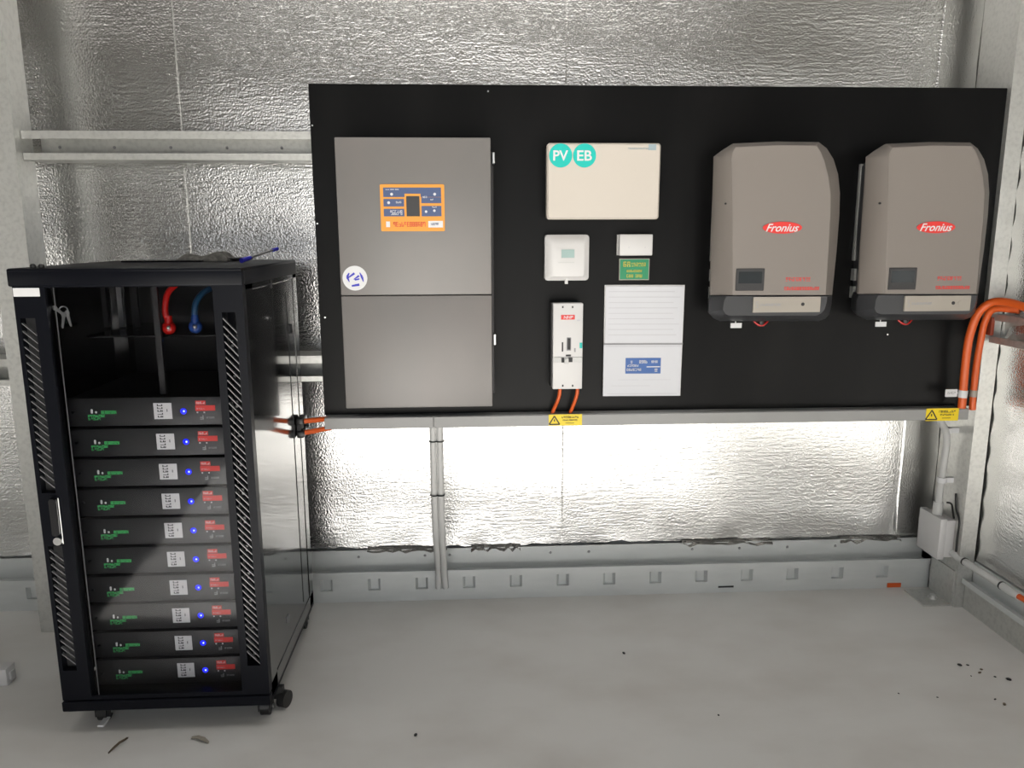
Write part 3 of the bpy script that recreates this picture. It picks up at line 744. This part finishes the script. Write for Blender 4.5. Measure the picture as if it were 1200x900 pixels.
# conduit dropping from the duct end to the wall box
vp = thing('pvc_conduit', (1.775, -0.17, 0.35), 'pale grey conduit dropping from the duct end to the wall box', 'conduit')
a = PY(1103, 496, -0.25); b = PY(1110, 508, -0.17); e = PY(1104, 602, -0.16)
MB().tube([(a.x, -0.25, dz0 + .01), (a.x + .012, -0.225, dz0 - .018), (b.x, -0.17, b.z - .015), (b.x, -0.165, (b.z + e.z) / 2), (b.x, -0.16, 0.325)], 0.0125, 14).build('pipe', 'conduit', vp, True)
MB().cyl((b.x, -0.16, 0.328), (b.x, -0.16, 0.385), 0.0175, 18).build('socket', 'conduit', vp, True)
for y in (504, 562):
    z = PY(1108, y, -0.168).z
    MB().cyl((b.x, -0.168, z - .010), (b.x, -0.168, z + .010), 0.0165, 18).box(b.x + .012, 1.80, -0.176, -0.164, z - .010, z + .010).build('saddle_clip', 'label', vp)
# wall box
jb = thing('wall_box', (1.775, -0.15, 0.175), 'white plastic junction box on the column foot', 'junction box')
MB().box(1.760, 1.80, -0.215, -0.085, 0.182, 0.328, .003, 2).build('back_box', 'white', jb, True)
MB().box(1.738, 1.764, -0.220, -0.080, 0.176, 0.336, .003, 2).build('lid', 'white', jb, True)
# conduit along the right wall
hc = thing('side_conduit', (1.81, -0.4, 0.16), 'grey conduit leaving the wall box along the side wall', 'conduit')
s0 = Vector((1.795, -0.195, 0.205)); e0 = PX(1200, 703, 1.825)
dv = (e0 - Vector((1.812, -0.25, 0.193)))
e1 = PX(1194, 699, 1.822); k1 = Vector((1.808, -0.262, 0.192))
MB().tube([s0, s0.lerp(k1, .6), k1, k1.lerp(e1, .5), e1], 0.0135, 14, 4).build('pipe', 'conduit', hc, True)
for t in (0.05, 0.72):
    c0 = k1.lerp(e1, t); dd = (e1 - k1).normalized() * .003
    MB().cyl(c0 - dd, c0 + dd, 0.0150, 16).build('tie', 'rubber', hc)
g = (e1 - k1).normalized()
tag(MB().tube([e1 - g * .01, e1 + g * .05, e1 + g * .14 + Vector((0, 0, -.01)), e1 + g * .3 + Vector((0, 0, -.04))], 0.0098, 12).build('orange_cable', 'orange', None, True), 'orange cable leaving the open end of the side conduit', 'cable')
for k, (o_, lab) in enumerate(((0.0, 'thin black cable draped over the wall box'), (0.008, 'thin black cable hanging behind the wall box flank'))):
    pp = [(1.797 - .002 * k, -0.20 + o_, 0.43), (1.795, -0.215 + o_, 0.375), (1.799 + .001 * k, -0.235 + o_, 0.335), (1.797, -0.236 + o_, 0.27), (1.797, -0.238 + o_, 0.215)] if k == 0 else [(1.775, -0.185, 0.39), (1.790, -0.193, 0.385), (1.793, -0.204, 0.35), (1.793, -0.212, 0.335)]
    tag(MB().tube(pp, 0.0035, 8).build('black_cable', 'rubber', None, True), lab, 'cable')
a, b, c, d = rect(1040, 683.5, 1055.5, 690, YL)
tag(MB().box(a, b, YL - .0014, YL + .0035, max(c, 0.005), d).build('red_tape', 'orange'), 'small red tape scrap stuck on the base strip', 'tape')
# block painting the orange cable's dark reflection, grey plates on the right wall girt
a = PX(1161, 375, 1.80)
tag(MB().box(1.800, 1.812, -0.290, -0.262, 1.035, 1.098, .002, 1).build('cable_reflection', mat('red_brown', (0.25, 0.045, 0.02), 0.5)), 'red brown painted reflection of the orange cable at the end of the side wall girt', 'block')

# ------------------------------------------------------------------ server rack
bl, brt = PZ(73, 835, 0.066), PZ(318, 825, 0.066)
RX0, RX1 = bl.x, brt.x - 0.001
YR0 = (bl.y + brt.y) / 2; YR1 = -0.222
RZ0 = 0.066; RZ1 = PY(150, 314, YR0).z
rack = thing('server_rack', ((RX0 + RX1) / 2, (YR0 + YR1) / 2, 0), 'black glass-door server rack on castors holding the battery modules', 'server rack')
DZ0, DZ1 = PY(200, 817, YR0).z, PY(150, 334.5, YR0).z
YD0 = YR0; YDB = YR0 + 0.028                        # door front and back
# body
mb = MB()
for x0, x1 in ((RX0 + .004, RX0 + .03), (RX1 - .03, RX1)):
    for y0, y1 in ((YDB, YDB + .062), (YR1 - .05, YR1)):
        mb.box(x0, x1, y0, y1, RZ0 + .011, RZ1 - .03)
mb.box(RX1 - .006, RX1, YDB, YR1, RZ0 + .01, RZ0 + .052)
mb.build('frame', 'gloss', rack)
MB().box(RX0 - .006, RX1 + .002, YR0 - .004, YR1, RZ1 - .012, RZ1, 0.005, 2).box(RX0 - .006, RX1 + .002, YR0 - .004, YDB, RZ1 - .046, RZ1 - .004, .005, 2).box(RX0 - .006, RX0 + .008, YDB - .01, YR1, RZ1 - .046, RZ1 - .008).box(RX1 - .012, RX1 + .002, YDB - .01, YR1, RZ1 - .046, RZ1 - .008).build('top_cap', 'blk', rack, True)
MB().box(RX0, RX1, YR0 - .004, YDB, RZ0, DZ0 - .004, 0.003, 1).box(RX0, RX1, YDB - .005, YR1, RZ0, RZ0 + .012).build('base', 'blk', rack)
MB().box(RX0 + .004, RX0 + .007, YDB + .06, YR1 - .04, RZ0 + .03, RZ1 - .04).build('side_panel', 'gloss', rack)
MB().box(RX0 + .02, RX1 - .02, YR1 - .006, YR1 - .002, RZ0 + .03, RZ1 - .04).build('rear_panel', 'dark', rack)
sp_ = MB()
ya, yb = YDB + .064, YR1 - .052
sp_.box(RX1 - .006, RX1 - .002, ya, yb, RZ0 + .05, RZ1 - .062, .0012, 1)
sp2 = sp_.build('side_panel', 'gloss', rack)
MB().box(RX1 - .006, RX1, YDB, YR1, RZ1 - .058, RZ1 - .045).build('side_rail', 'gloss', rack)
MB().box(RX1 - .002, RX1 - .0005, yb - .095, yb - .092, RZ0 + .08, RZ1 - .10).build('panel_seam', 'dark', sp2)
p = PX(318, 332, RX1); MB().box(RX1 - .003, RX1 + .0005, p.y - .006, p.y + .006, p.z - .014, p.z + .014).build('panel_slot', 'ink', sp2)
p = PX(340, 385, RX1); MB().box(RX1 - .003, RX1 + .004, p.y - .013, p.y + .013, p.z - .014, p.z + .014, .002, 1).build('panel_latch', 'ink', sp2)
p = PX(338, 725, RX1); MB().box(RX1 - .003, RX1 + .001, p.y - .012, p.y + .012, p.z - .01, p.z + .012, .001, 1).build('panel_catch', 'slat', sp2)
# door: frame with glass and slatted strips
gx0 = (PY(56, 340, YD0).x + PY(103, 812, YD0).x) / 2; gx1 = (PY(250, 340, YD0).x + PY(283, 812, YD0).x) / 2
gz0, gz1 = DZ0 + .012, DZ1 - .004
ra = (PY(259, 372, YD0).x + PY(290.5, 770, YD0).x) / 2; rb = (PY(279, 395, YD0).x + PY(304, 778, YD0).x) / 2
la = (PY(23.5, 380, YD0).x + PY(74, 780, YD0).x) / 2; lb = (PY(44, 400, YD0).x + PY(90, 784, YD0).x) / 2
rz1, rz0 = PY(268, 366, YD0).z, PY(298, 780, YD0).z
l1, l2, l3, l4 = PY(30, 373, YD0).z, PY(62, 578, YD0).z, PY(64, 640, YD0).z, PY(85, 786, YD0).z
dx0_, dx1_ = RX0 + .003, RX1 - .0005
mb = MB()
yd = (YD0, YDB)
mb.box(dx0_, la, *yd, DZ0, DZ1); mb.box(lb, gx0, *yd, DZ0, DZ1)
mb.box(la, lb, *yd, l1, DZ1); mb.box(la, lb, *yd, l3, l2); mb.box(la, lb, *yd, DZ0, l4)
mb.box(gx1, ra, *yd, DZ0, DZ1); mb.box(rb, dx1_, *yd, DZ0, DZ1); mb.box(ra, rb, *yd, rz1, DZ1); mb.box(ra, rb, *yd, DZ0, rz0)
mb.box(gx0, gx1, *yd, DZ0, gz0); mb.box(gx0, gx1, *yd, gz1, DZ1)
door = mb.build('door', 'blk', rack)
MB().box(gx0 - .001, gx1 + .001, YD0 + .006, YD0 + .011, gz0 - .001, gz1 + .001).build('glass_pane', 'glass', door)
MB().box(gx0 + .019, gx0 + .0208, YD0 + .0035, YD0 + .006, gz0, gz1).build('glass_edge', mat('dull_edge', (.06, .06, .065), .4), door)
def slats(xa, xb, za, zb, pitch, drop):
    src = None; z = za - drop * .35; w = xb - xa
    while z - drop > zb - 0.001:
        mbs = MB().add([(0, 0, 0), (w, 0, -drop), (w, 0, -drop - .0030), (0, 0, -.0030), (0, .010, -.001), (w, .010, -drop - .001), (w, .010, -drop - .0040), (0, .010, -.0040)],
                       [(0, 1, 2, 3), (4, 5, 6, 7), (0, 1, 5, 4), (3, 2, 6, 7), (0, 3, 7, 4), (1, 2, 6, 5)])
        if src is None:
            src = mbs.build('slat', 'slat', None); src.parent = door; src.location = Vector((xa, YD0 + .004, z)) - wloc(rack)
        else: share(src, Vector((xa, YD0 + .004, z)) - wloc(rack), door, 'slat')
        z -= pitch
slats(ra, rb, rz1, rz0, 0.0205, 0.040)
slats(la, lb, l1, l2, 0.0205, 0.034)
slats(la, lb, l3, l4, 0.0205, 0.034)
# perforation backing on the left strip, dark liner behind
MB().box(la - .003, lb + .003, YDB - .003, YDB - .001, l4, l1).build('strip_liner', 'dark', door)
# label, handle
a, b, c, d = rect(15.5, 337.5, 46.5, 347.5, YD0)
MB().box(a, b, YD0 - .0012, YD0 + .0005, c, d).build('door_label', 'label', door)
hx = (PY(64, 610, YD0).x + PY(70, 610, YD0).x) / 2; hz1, hz0 = PY(66, 583, YD0).z, PY(66, 637, YD0).z
hd = MB().prism(rrect(hx - .014, hx + .013, hz0 - .004, hz1 + .004, .010), YD0 - .004, YD0).build('handle_plate', 'blk', door)
hd = MB().prism(rrect(hx - .009, hx + .009, hz0 + .026, hz1, .007), YD0 - .016, YD0 - .003).build('handle_lever', 'gloss', door, True)
MB().box(hx + .010, hx + .0125, YD0 - .006, YD0 - .003, hz0, hz1, .0008, 1).build('handle_trim', 'steel', door)
MB().cyl((hx, YD0 - .003, hz0 + .010), (hx, YD0 - .012, hz0 + .010), .011, 20).build('key_barrel', 'steel', door, True)
# inner mounting rails with cage nuts
YM0 = YDB + 0.045                                   # face of the mounting rails / modules
for sgn, x0 in ((0, PY(60, 393, YM0).x - .006), (1, gx1 + .012)):
    rl = MB().box(x0, x0 + .018, YM0, YM0 + .002, RZ0 + .05, RZ1 - .06).box(x0, x0 + .002, YM0, YM0 + .03, RZ0 + .05, RZ1 - .06).build('mounting_rail', 'blk', rack)
    src = None
    for k in range(13):
        z = RZ1 - .20 - k * .0835
        for dz in (0, -.012):
            if src is None: src = MB().box(-.0035, .0035, -.004, 0, -.0035, .0035, .001, 1).build('cage_nut', 'steel', None); src.parent = rl; n = src
            else: n = share(src, (0, 0, 0), rl, 'cage_nut')
            n.location = Vector((x0 + (.006 if not sgn else .008), YM0, z + dz)) - wloc(rack)
# rear equipment tray in the empty bay, divider post
zt = PY(200, 392, YM0 + .1).z
MB().box(gx0 + .02, gx1 + .02, YM0 + .08, YM0 + .42, zt - .004, zt).build('upper_shelf', 'gloss', rack)
p = PY(182, 360, YM0 + .06); MB().box(p.x - .004, p.x + .012, YM0 + .05, YM0 + .062, PY(182, 466, YM0).z, RZ1 - .05).build('divider_post', 'dark', rack)
p = PY(110, 360, YM0 + .2)
for k in range(3): MB().box(p.x + .045 * k, p.x + .045 * k + .014, YM0 + .25, YM0 + .262, zt + .005, RZ1 - .06).build('inner_rib', 'slat' if k == 1 else 'dark', rack)
# castors
def castor(px, py, yy, xx=None, tilt=0.0, tab=False):
    x = px; t = bpy.data.objects.new('castor', None)
    c = MB()
    c.box(x - .028, x + .028, yy - .03, yy + .03, RZ0 - .006, RZ0 + .001)
    for s in (-1, 1): c.box(x + s * .017 - .002, x + s * .017 + .002, yy - .016, yy + .022, .020, RZ0 - .004)
    o = c.build('castor_bracket', 'rubber', rack)
    MB().cyl((x - .013, yy + .006, .0255), (x + .013, yy + .006, .0255), .0255, 22).build('wheel', 'rubber', o, True)
    MB().cyl((x - .022, yy + .006, .0255), (x + .022, yy + .006, .0255), .006, 10).build('axle', 'steel', o, True)
    if tab: MB().box(x + .004, x + .022, yy - .055, yy - .010, .012, .018, .002, 1).build('brake_tab', 'label', o)
castor(RX0 + .085, 0, YR0 + .055, tab=True)
castor(RX1 - .030, 0, YR0 + .055)
castor(RX0 + .085, 0, YR1 - .06)
castor(RX1 - .030, 0, YR1 - .06)
c = MB().cyl((RX1 + .004, YR0 + .098, .0255), (RX1 + .026, YR0 + .090, .0255), .0255, 22).box(RX1 - .02, RX1 + .014, YR0 + .085, YR0 + .105, .030, RZ0).build('castor_outer_wheel', 'rubber', rack, True)

# cable entry gland on the rack flank and the two orange cables from the duct
gp = PX(350, 499, RX1)
cg = thing('cable_gland_block', (RX1, gp.y, gp.z - .03), 'black cable clamp block on the rack flank', 'cable clamp')
MB().box(RX1 + .0005, RX1 + .024, gp.y - .040, gp.y + .030, gp.z + .010, gp.z + .034, .005, 2).build('upper_jaw', 'rubber', cg, True)
MB().box(RX1 + .0005, RX1 + .024, gp.y - .040, gp.y + .030, gp.z - .034, gp.z - .010, .005, 2).build('lower_jaw', 'rubber', cg, True)
MB().box(RX1 + .0005, RX1 + .014, gp.y - .03, gp.y + .02, gp.z - .012, gp.z + .012).build('clamp_spacer', 'ink', cg)
MB().cyl((RX1 + .012, gp.y + .028, gp.z), (RX1 + .030, gp.y + .028, gp.z), .008, 12).build('clamp_bolt', 'rubber', cg)
for k, dz in enumerate((.020, -.020)):
    e = PY(381, 490.5 if k == 0 else 501.5, -0.262)
    A = Vector((RX1 + .012, gp.y - .02, gp.z + dz)); e = Vector((dx0 + .015, -0.262, e.z))
    tag(MB().tube([A, A.lerp(e, .35) + Vector((.004, 0, 0)), A.lerp(e, .7), e], 0.0085, 12).build('orange_cable', 'orange', None, True),
        'orange cable between rack clamp and duct end, %s of the two' % ('upper' if k == 0 else 'lower'), 'cable', 'orange cables between rack and duct')

# ------------------------------------------------------------------ battery modules
rows = [482, 517, 552, 587, 621.5, 655.5, 688.5, 721, 753.5, 785.5]
zs = [PY(190 + 3.0 * i, y, YM0).z for i, y in enumerate(rows)]
pitch = (zs[0] - zs[-1]) / 9
mx0, mx1 = PY(79, 485, YM0).x, gx1 + .010
def modz(k): return zs[0] - k * pitch
names = ['topmost', 'second from the top', 'third from the top', 'fourth from the top', 'fifth from the top', 'fifth from the bottom', 'fourth from the bottom', 'third from the bottom', 'second from the bottom', 'lowest']
z0 = modz(0)
MH = pitch * 0.5 - .0035
bm0 = thing('battery_module', ((mx0 + mx1) / 2, YM0, z0 - MH), 'black battery module in the rack, topmost of the ten', 'battery', 'battery modules in the rack')
MB().box(mx0 + .006, mx1 - .004, YM0 + .010, YM0 + .42, z0 - MH, z0 + MH - .002).build('case', 'dark', bm0)
fp = MB().box(mx0, mx1, YM0, YM0 + .012, z0 - MH, z0 + MH, .003, 2).build('front_panel', 'module', bm0, True)
a, b, c, d = rect(180.3, 472.3, 201.5, 491, YM0); 
stk = MB().box(a, b, YM0 - .0006, YM0 + .0003, c, d).build('white_label', 'label', bm0)
mb = MB(); rng = random.Random(21); w, h = b - a, d - c
for k in range(5):
    zz = c + h * (.08 + .18 * k)
    for sgm in ((.20, .50, .02, .055), (.20, .26, .02, .13), (.36, .42, .02, .13), (.44, .50, .02, .12)):
        if rng.random() < .75: mb.box(a + sgm[0] * w, a + sgm[1] * w, YM0 - .0011, YM0 - .0006, zz + sgm[2] * h, zz + sgm[3] * h)
mb.box(a + .72 * w, a + .76 * w, YM0 - .0011, YM0 - .0006, c + .45 * h, c + .62 * h)
mb.build('label_text', 'ink', stk)
p = PY(215, 482, YM0)
ld = MB().sphere((p.x, YM0, p.z), .0088, 16, 10, (1, .35, 1)).build('status_led', 'led', bm0, True)
MB().sphere((p.x + .002, YM0 - .0025, p.z + .001), .0026, 12, 8, (1, .5, 1)).build('led_core', 'ledcore', ld, True)
mb = MB(); a, b, c, d = rect(229, 469.5, 241, 474.3, YM0); mb.box(a, b, YM0 - .0006, YM0 + .0003, c, d)
w1 = mb.build('red_label', 'red', bm0)
MB().glyphs(a + .002, c + .25 * (d - c), (b - a) - .004, .5 * (d - c), 5, YM0 - .0006, rng, dens=.55).build('label_text', 'label', w1)
a, b, c, d = rect(229, 475, 252.2, 481.3, YM0)
w2 = MB().box(a, b, YM0 - .0006, YM0 + .0003, c, d).build('red_label', 'red', bm0)
MB().glyphs(a + .003, c + .3 * (d - c), .42 * (b - a), .25 * (d - c), 6, YM0 - .0006, rng, dens=.4).build('label_text', 'paleink', w2)
mb = MB()
for x in (231.5, 239.5):
    q_ = PY(x, 483.3, YM0); mb.box(q_.x - .002, q_.x + .002, YM0 - .0008, YM0, q_.z - .0018, q_.z + .0018)
a, b, c, d = rect(106.5, 479.5, 118, 484.5, YM0)
mb.prism(rrect(a, a + .005, c, d, .002), YM0 - .0006, YM0); mb.prism(rrect(a + .011, a + .016, c, c + .006, .002), YM0 - .0006, YM0)
mb.build('white_print', 'label', bm0)
a, b, c, d = rect(234, 486.5, 252, 491.5, YM0)
mb = MB().glyphs(a, c, .012, d - c, 1, YM0, rng, dens=.75); mb.glyphs(a + .018, c + .25 * (d - c), .022, .4 * (d - c), 7, YM0, rng, dens=.7)
mb.build('grey_print', 'greyink', bm0)
mb = MB(); rng = random.Random(77)
a, b, c, d = rect(118.5, 481.3, 136.5, 485, YM0); mb.glyphs(a, c, b - a, d - c, 8, YM0, rng, dens=.85)
a, b, c, d = rect(103, 486, 123, 488.9, YM0); mb.glyphs(a, c, b - a, d - c, 10, YM0, rng, dens=.6)
a, b, c, d = rect(103.5, 489.6, 118, 492.2, YM0); mb.glyphs(a, c, b - a, d - c, 8, YM0, rng, dens=.55)
mb.build('green_print', 'green', bm0)
mb = MB(); p = PY(86, 483, YM0); MB().cyl((p.x, YM0, p.z), (p.x, YM0 - .004, p.z), .004, 10).build('panel_screw', 'blk', bm0)
for k in range(1, 10):
    o = copy_tree(bm0); o.location.z = modz(k) - MH
    o['label'] = 'black battery module in the rack, %s of the ten' % names[k]
    o.name = 'battery_module'

# cables, terminals and keys in the top bay of the rack
def lug(pt, cable, matb, matc, lab):
    t = thing('battery_cable', (pt.x, pt.y, pt.z - .02), lab, 'cable')
    MB().sphere((pt.x, pt.y, pt.z), .019, 18, 12, (1, .8, 1)).cyl((pt.x, pt.y, pt.z + .010), (pt.x + .001, pt.y, pt.z + .034), .012, 14, .009).build('terminal_boot', matb, t, True)
    MB().sphere((pt.x + .004, pt.y - .014, pt.z + .002), .0055, 10, 8).build('terminal_bolt', 'steel', t, True)
    MB().tube(cable, .0085, 12).build('lead', matc, t, True)
    return t
yc = YM0 + .075
pt = PY(198, 384, yc)
lug(pt, [(pt.x, yc, pt.z + .02), tuple(PY(193.5, 365, yc)), tuple(PY(196, 345, yc + .01)), tuple(PY(207, 333, yc + .03)), tuple(PY(222, 326, yc + .06))], 'redboot', 'redboot', 'red battery cable with red terminal boot in the empty rack bay')
pt = PY(229, 383, yc)
lug(pt, [(pt.x, yc, pt.z + .02), tuple(PY(228, 366, yc)), tuple(PY(229.5, 355, yc + .005)), tuple(PY(236, 345, yc + .02)), tuple(PY(246, 338, yc + .04))], 'blueboot', 'bluecable', 'blue battery cable with blue terminal boot in the empty rack bay')
p0 = PY(189.5, 406, yc + .0)
tag(MB().tube([tuple(PY(189.5, 398, yc)), tuple(PY(189, 410, yc)), tuple(PY(190, 426, yc))], .004, 10).build('blue_wire', mat('bright_blue', (0.01, 0.12, 0.65), 0.4), None, True), 'short bright blue wire below the red terminal boot', 'wire')
ky = thing('key_bunch', tuple(PY(74, 382, YDB + .02)), 'small bunch of steel keys hanging inside the glass door', 'keys')
yk = YDB + .012; r = PY(74.5, 364, yk)
MB().tube([(r.x + .011 * math.cos(t * .6283), yk, r.z + .011 * math.sin(t * .6283)) for t in range(11)], .0016, 8, 3).build('key_ring', 'steel', ky, True)
for k, (x, y, ang) in enumerate(((81, 374, .18), (75, 376, -.2), (72, 365, .9))):
    p = PY(x, y, yk); ca, sa = math.cos(ang), math.sin(ang)
    sh = [(-.004, .010), (-.007, .018), (0, .024), (.007, .018), (.004, .010), (.0025, -.018), (.0005, -.020), (-.0025, -.016)]
    MB().prism([(p.x + u * ca - v * sa, p.z + u * sa + v * ca) for u, v in sh], yk - .002 - .003 * k, yk - .003 * k).build('key', 'steel', ky)

# ------------------------------------------------------------------ things on top of the rack
def lump():
    vs, fs = [], []; n, m = 24, 12; rng = random.Random(12)
    a = PY(212, 299, YR1 - .10); b = PY(273, 297, YR1 - .10)
    top = []
    for i in range(n + 1):
        for j in range(m + 1):
            u, v = i / n, j / m; x = a.x + (b.x - a.x) * u; y = YR1 - .17 + .13 * v
            e = min(1, min(u, 1 - u) * 6, min(v, 1 - v) * 5)
            z = RZ1 + .004 + .017 * e * (0.75 + .35 * math.sin(9 * u + 2 * v) + .2 * math.sin(23 * u - 7 * v)) + .006 * e * u
            top.append((x, y + .012 * math.sin(9 * u), z))
    vs = top + [(p[0], p[1], RZ1 + .0006) for p in top]; N = len(top); w = m + 1
    for i in range(n):
        for j in range(m):
            q0 = [i * w + j, (i + 1) * w + j, (i + 1) * w + j + 1, i * w + j + 1]; fs.append(q0); fs.append([k + N for k in reversed(q0)])
    for i in range(n):
        for j in (0, m): fs.append([i * w + j, (i + 1) * w + j, (i + 1) * w + j + N, i * w + j + N])
    for j in range(m):
        for i in (0, n): fs.append([i * w + j, i * w + j + 1, i * w + j + 1 + N, i * w + j + N])
    return MB().add(vs, fs)
tag(lump().build('crumpled_lump', 'lump', None, True, 60), 'crumpled grey rag lying on top of the rack', 'lump')  # low crumpled grey lump near the rear edge
p = PZ(283, 305.5, RZ1 + .008); e = PY(325, 291.5, p.y + .26)
pn = thing('screwdriver', (p.x, p.y, RZ1), 'slim blue-ended tool propped on top of the rack', 'tool')
P0 = Vector((p.x, p.y, RZ1 + .008)); P1 = Vector((e.x, e.y, e.z)); dd = P1 - P0
MB().cyl(P0, P0 + dd * .22, .007, 14, .006).build('handle', 'blueink', pn, True)
MB().cyl(P0 + dd * .20, P0 + dd * .9, .0032, 10).build('shaft', 'slat', pn, True)
MB().tube([P0 + dd * .86, P0 + dd * .96, P1], .0055, 12).build('end_cap', 'blueink', pn, True)
c1 = PZ(262, 306, RZ1)
tag(MB().tube([(c1.x - .03, c1.y - .02, RZ1 + .006), (c1.x, c1.y + .02, RZ1 + .008), (c1.x + .03, c1.y - .01, RZ1 + .006), (c1.x + .05, c1.y + .05, RZ1 + .006)], .0058, 10).build('black_strap', 'rubber', None, True), 'short black strap coiled beside the blue-ended tool', 'strap')
a = PZ(150, 307, RZ1); 
tag(MB().box(a.x, a.x + .24, a.y - .05, a.y + .10, RZ1 + .0003, RZ1 + .006, .001, 1).build('flat_folder', 'gloss'), 'thin black folder lying flat on top of the rack', 'folder')
for x in (38.5, 48.5):
    p = PY(x, 312, YR0 + .03)
    tag(MB().cyl((p.x, YR0 + .03, RZ1 - .001), (p.x, YR0 + .03, RZ1 + .007), .0075, 12).sphere((p.x, YR0 + .03, RZ1 + .007), .0065, 12, 8, (1, 1, .6)).build('top_bolt', 'rubber', rack, True), '', '')
for o in list(rack.children):
    if o.name.startswith('top_bolt'):
        del o['label']; del o['category']
        for v in o.data.vertices: pass

# ------------------------------------------------------------------ bits on the floor
p = PZ(-8, 805, 0); w_ = PZ(13, 804, 0)
wb_ = thing('white_plastic_box', (w_.x - .06, w_.y + .04, 0), 'white plastic box on the floor by the left column', 'box')
MB().box(w_.x - .17, w_.x - .010, w_.y, w_.y + .05, 0.0005, .056, .003, 2).build('body', 'white', wb_, True)
MB().box(w_.x - .0105, w_.x - .004, w_.y + .012, w_.y + .04, .012, .040, .002, 1).build('end_clip', 'conduit', wb_)
def leaf(pts, wd, m, lab):
    P = [PZ(x, y, .002) for x, y in pts]; vs = []; n = len(P)
    for i, c in enumerate(P):
        t = (P[min(i + 1, n - 1)] - P[max(i - 1, 0)]).normalized(); s = Vector((-t.y, t.x, 0)) * wd * math.sin(math.pi * (i + .6) / (n + .3))
        z = .003 + .004 * math.sin(math.pi * i / (n - 1))
        vs += [(c.x + s.x, c.y + s.y, z + .002), (c.x, c.y, z - .002), (c.x - s.x, c.y - s.y, z + .002), (c.x, c.y, z - .003)]
    fs = [(4 * i + q, 4 * i + 4 + q, 4 * i + 4 + (q + 1) % 4, 4 * i + (q + 1) % 4) for i in range(n - 1) for q in range(4)]
    fs += [(0, 1, 2, 3), tuple(4 * (n - 1) + q for q in (3, 2, 1, 0))]
    return tag(MB().add(vs, fs).build('dry_leaf', m, None, True), lab, 'leaf')
leaf([(127, 883), (134, 877.5), (141, 872), (147, 868), (150, 864.5)], .004, 'leaf', 'curled brown dry leaf on the floor before the rack')
leaf([(224, 865), (231, 866), (238, 868), (244, 871)], .008, 'paleleaf', 'pale dry leaf on the floor before the rack')
crumbs = [(1124.5, 780, 3), (1134, 780, 2), (1150, 785, 2), (1138, 792.5, 1.2), (1148, 789, 2.5), (1166, 793.5, 1.6), (1182, 797, 3.4), (1166, 820, 2), (1098.5, 817.5, 1.4), (1177, 826, 3), (487, 862, 3), (842, 838.5, 1.8), (731, 766, 2.5), (1053, 813, 1.4)]
for k, (x, y, s_) in enumerate(crumbs):
    p = PZ(x, y, 0); r = s_ * (p.y - CAM.y) / F; rng = random.Random(k)
    o = MB().sphere((0, 0, 0), r, 7, 5, (1.1, rng.uniform(.5, .9), .45)).build('debris_crumb', 'leaf' if k in (2, 4, 9) else 'ink', None, True)
    o.location = (p.x, p.y, r * .42); o.rotation_euler = (0, 0, rng.uniform(0, 3))
    near = x > 1080
    tag(o, 'tiny dark debris crumb on the floor near the corner column' if near else 'tiny dark debris speck on the open floor before the wall', 'debris', 'debris crumbs near the column' if near else 'debris specks on open floor')
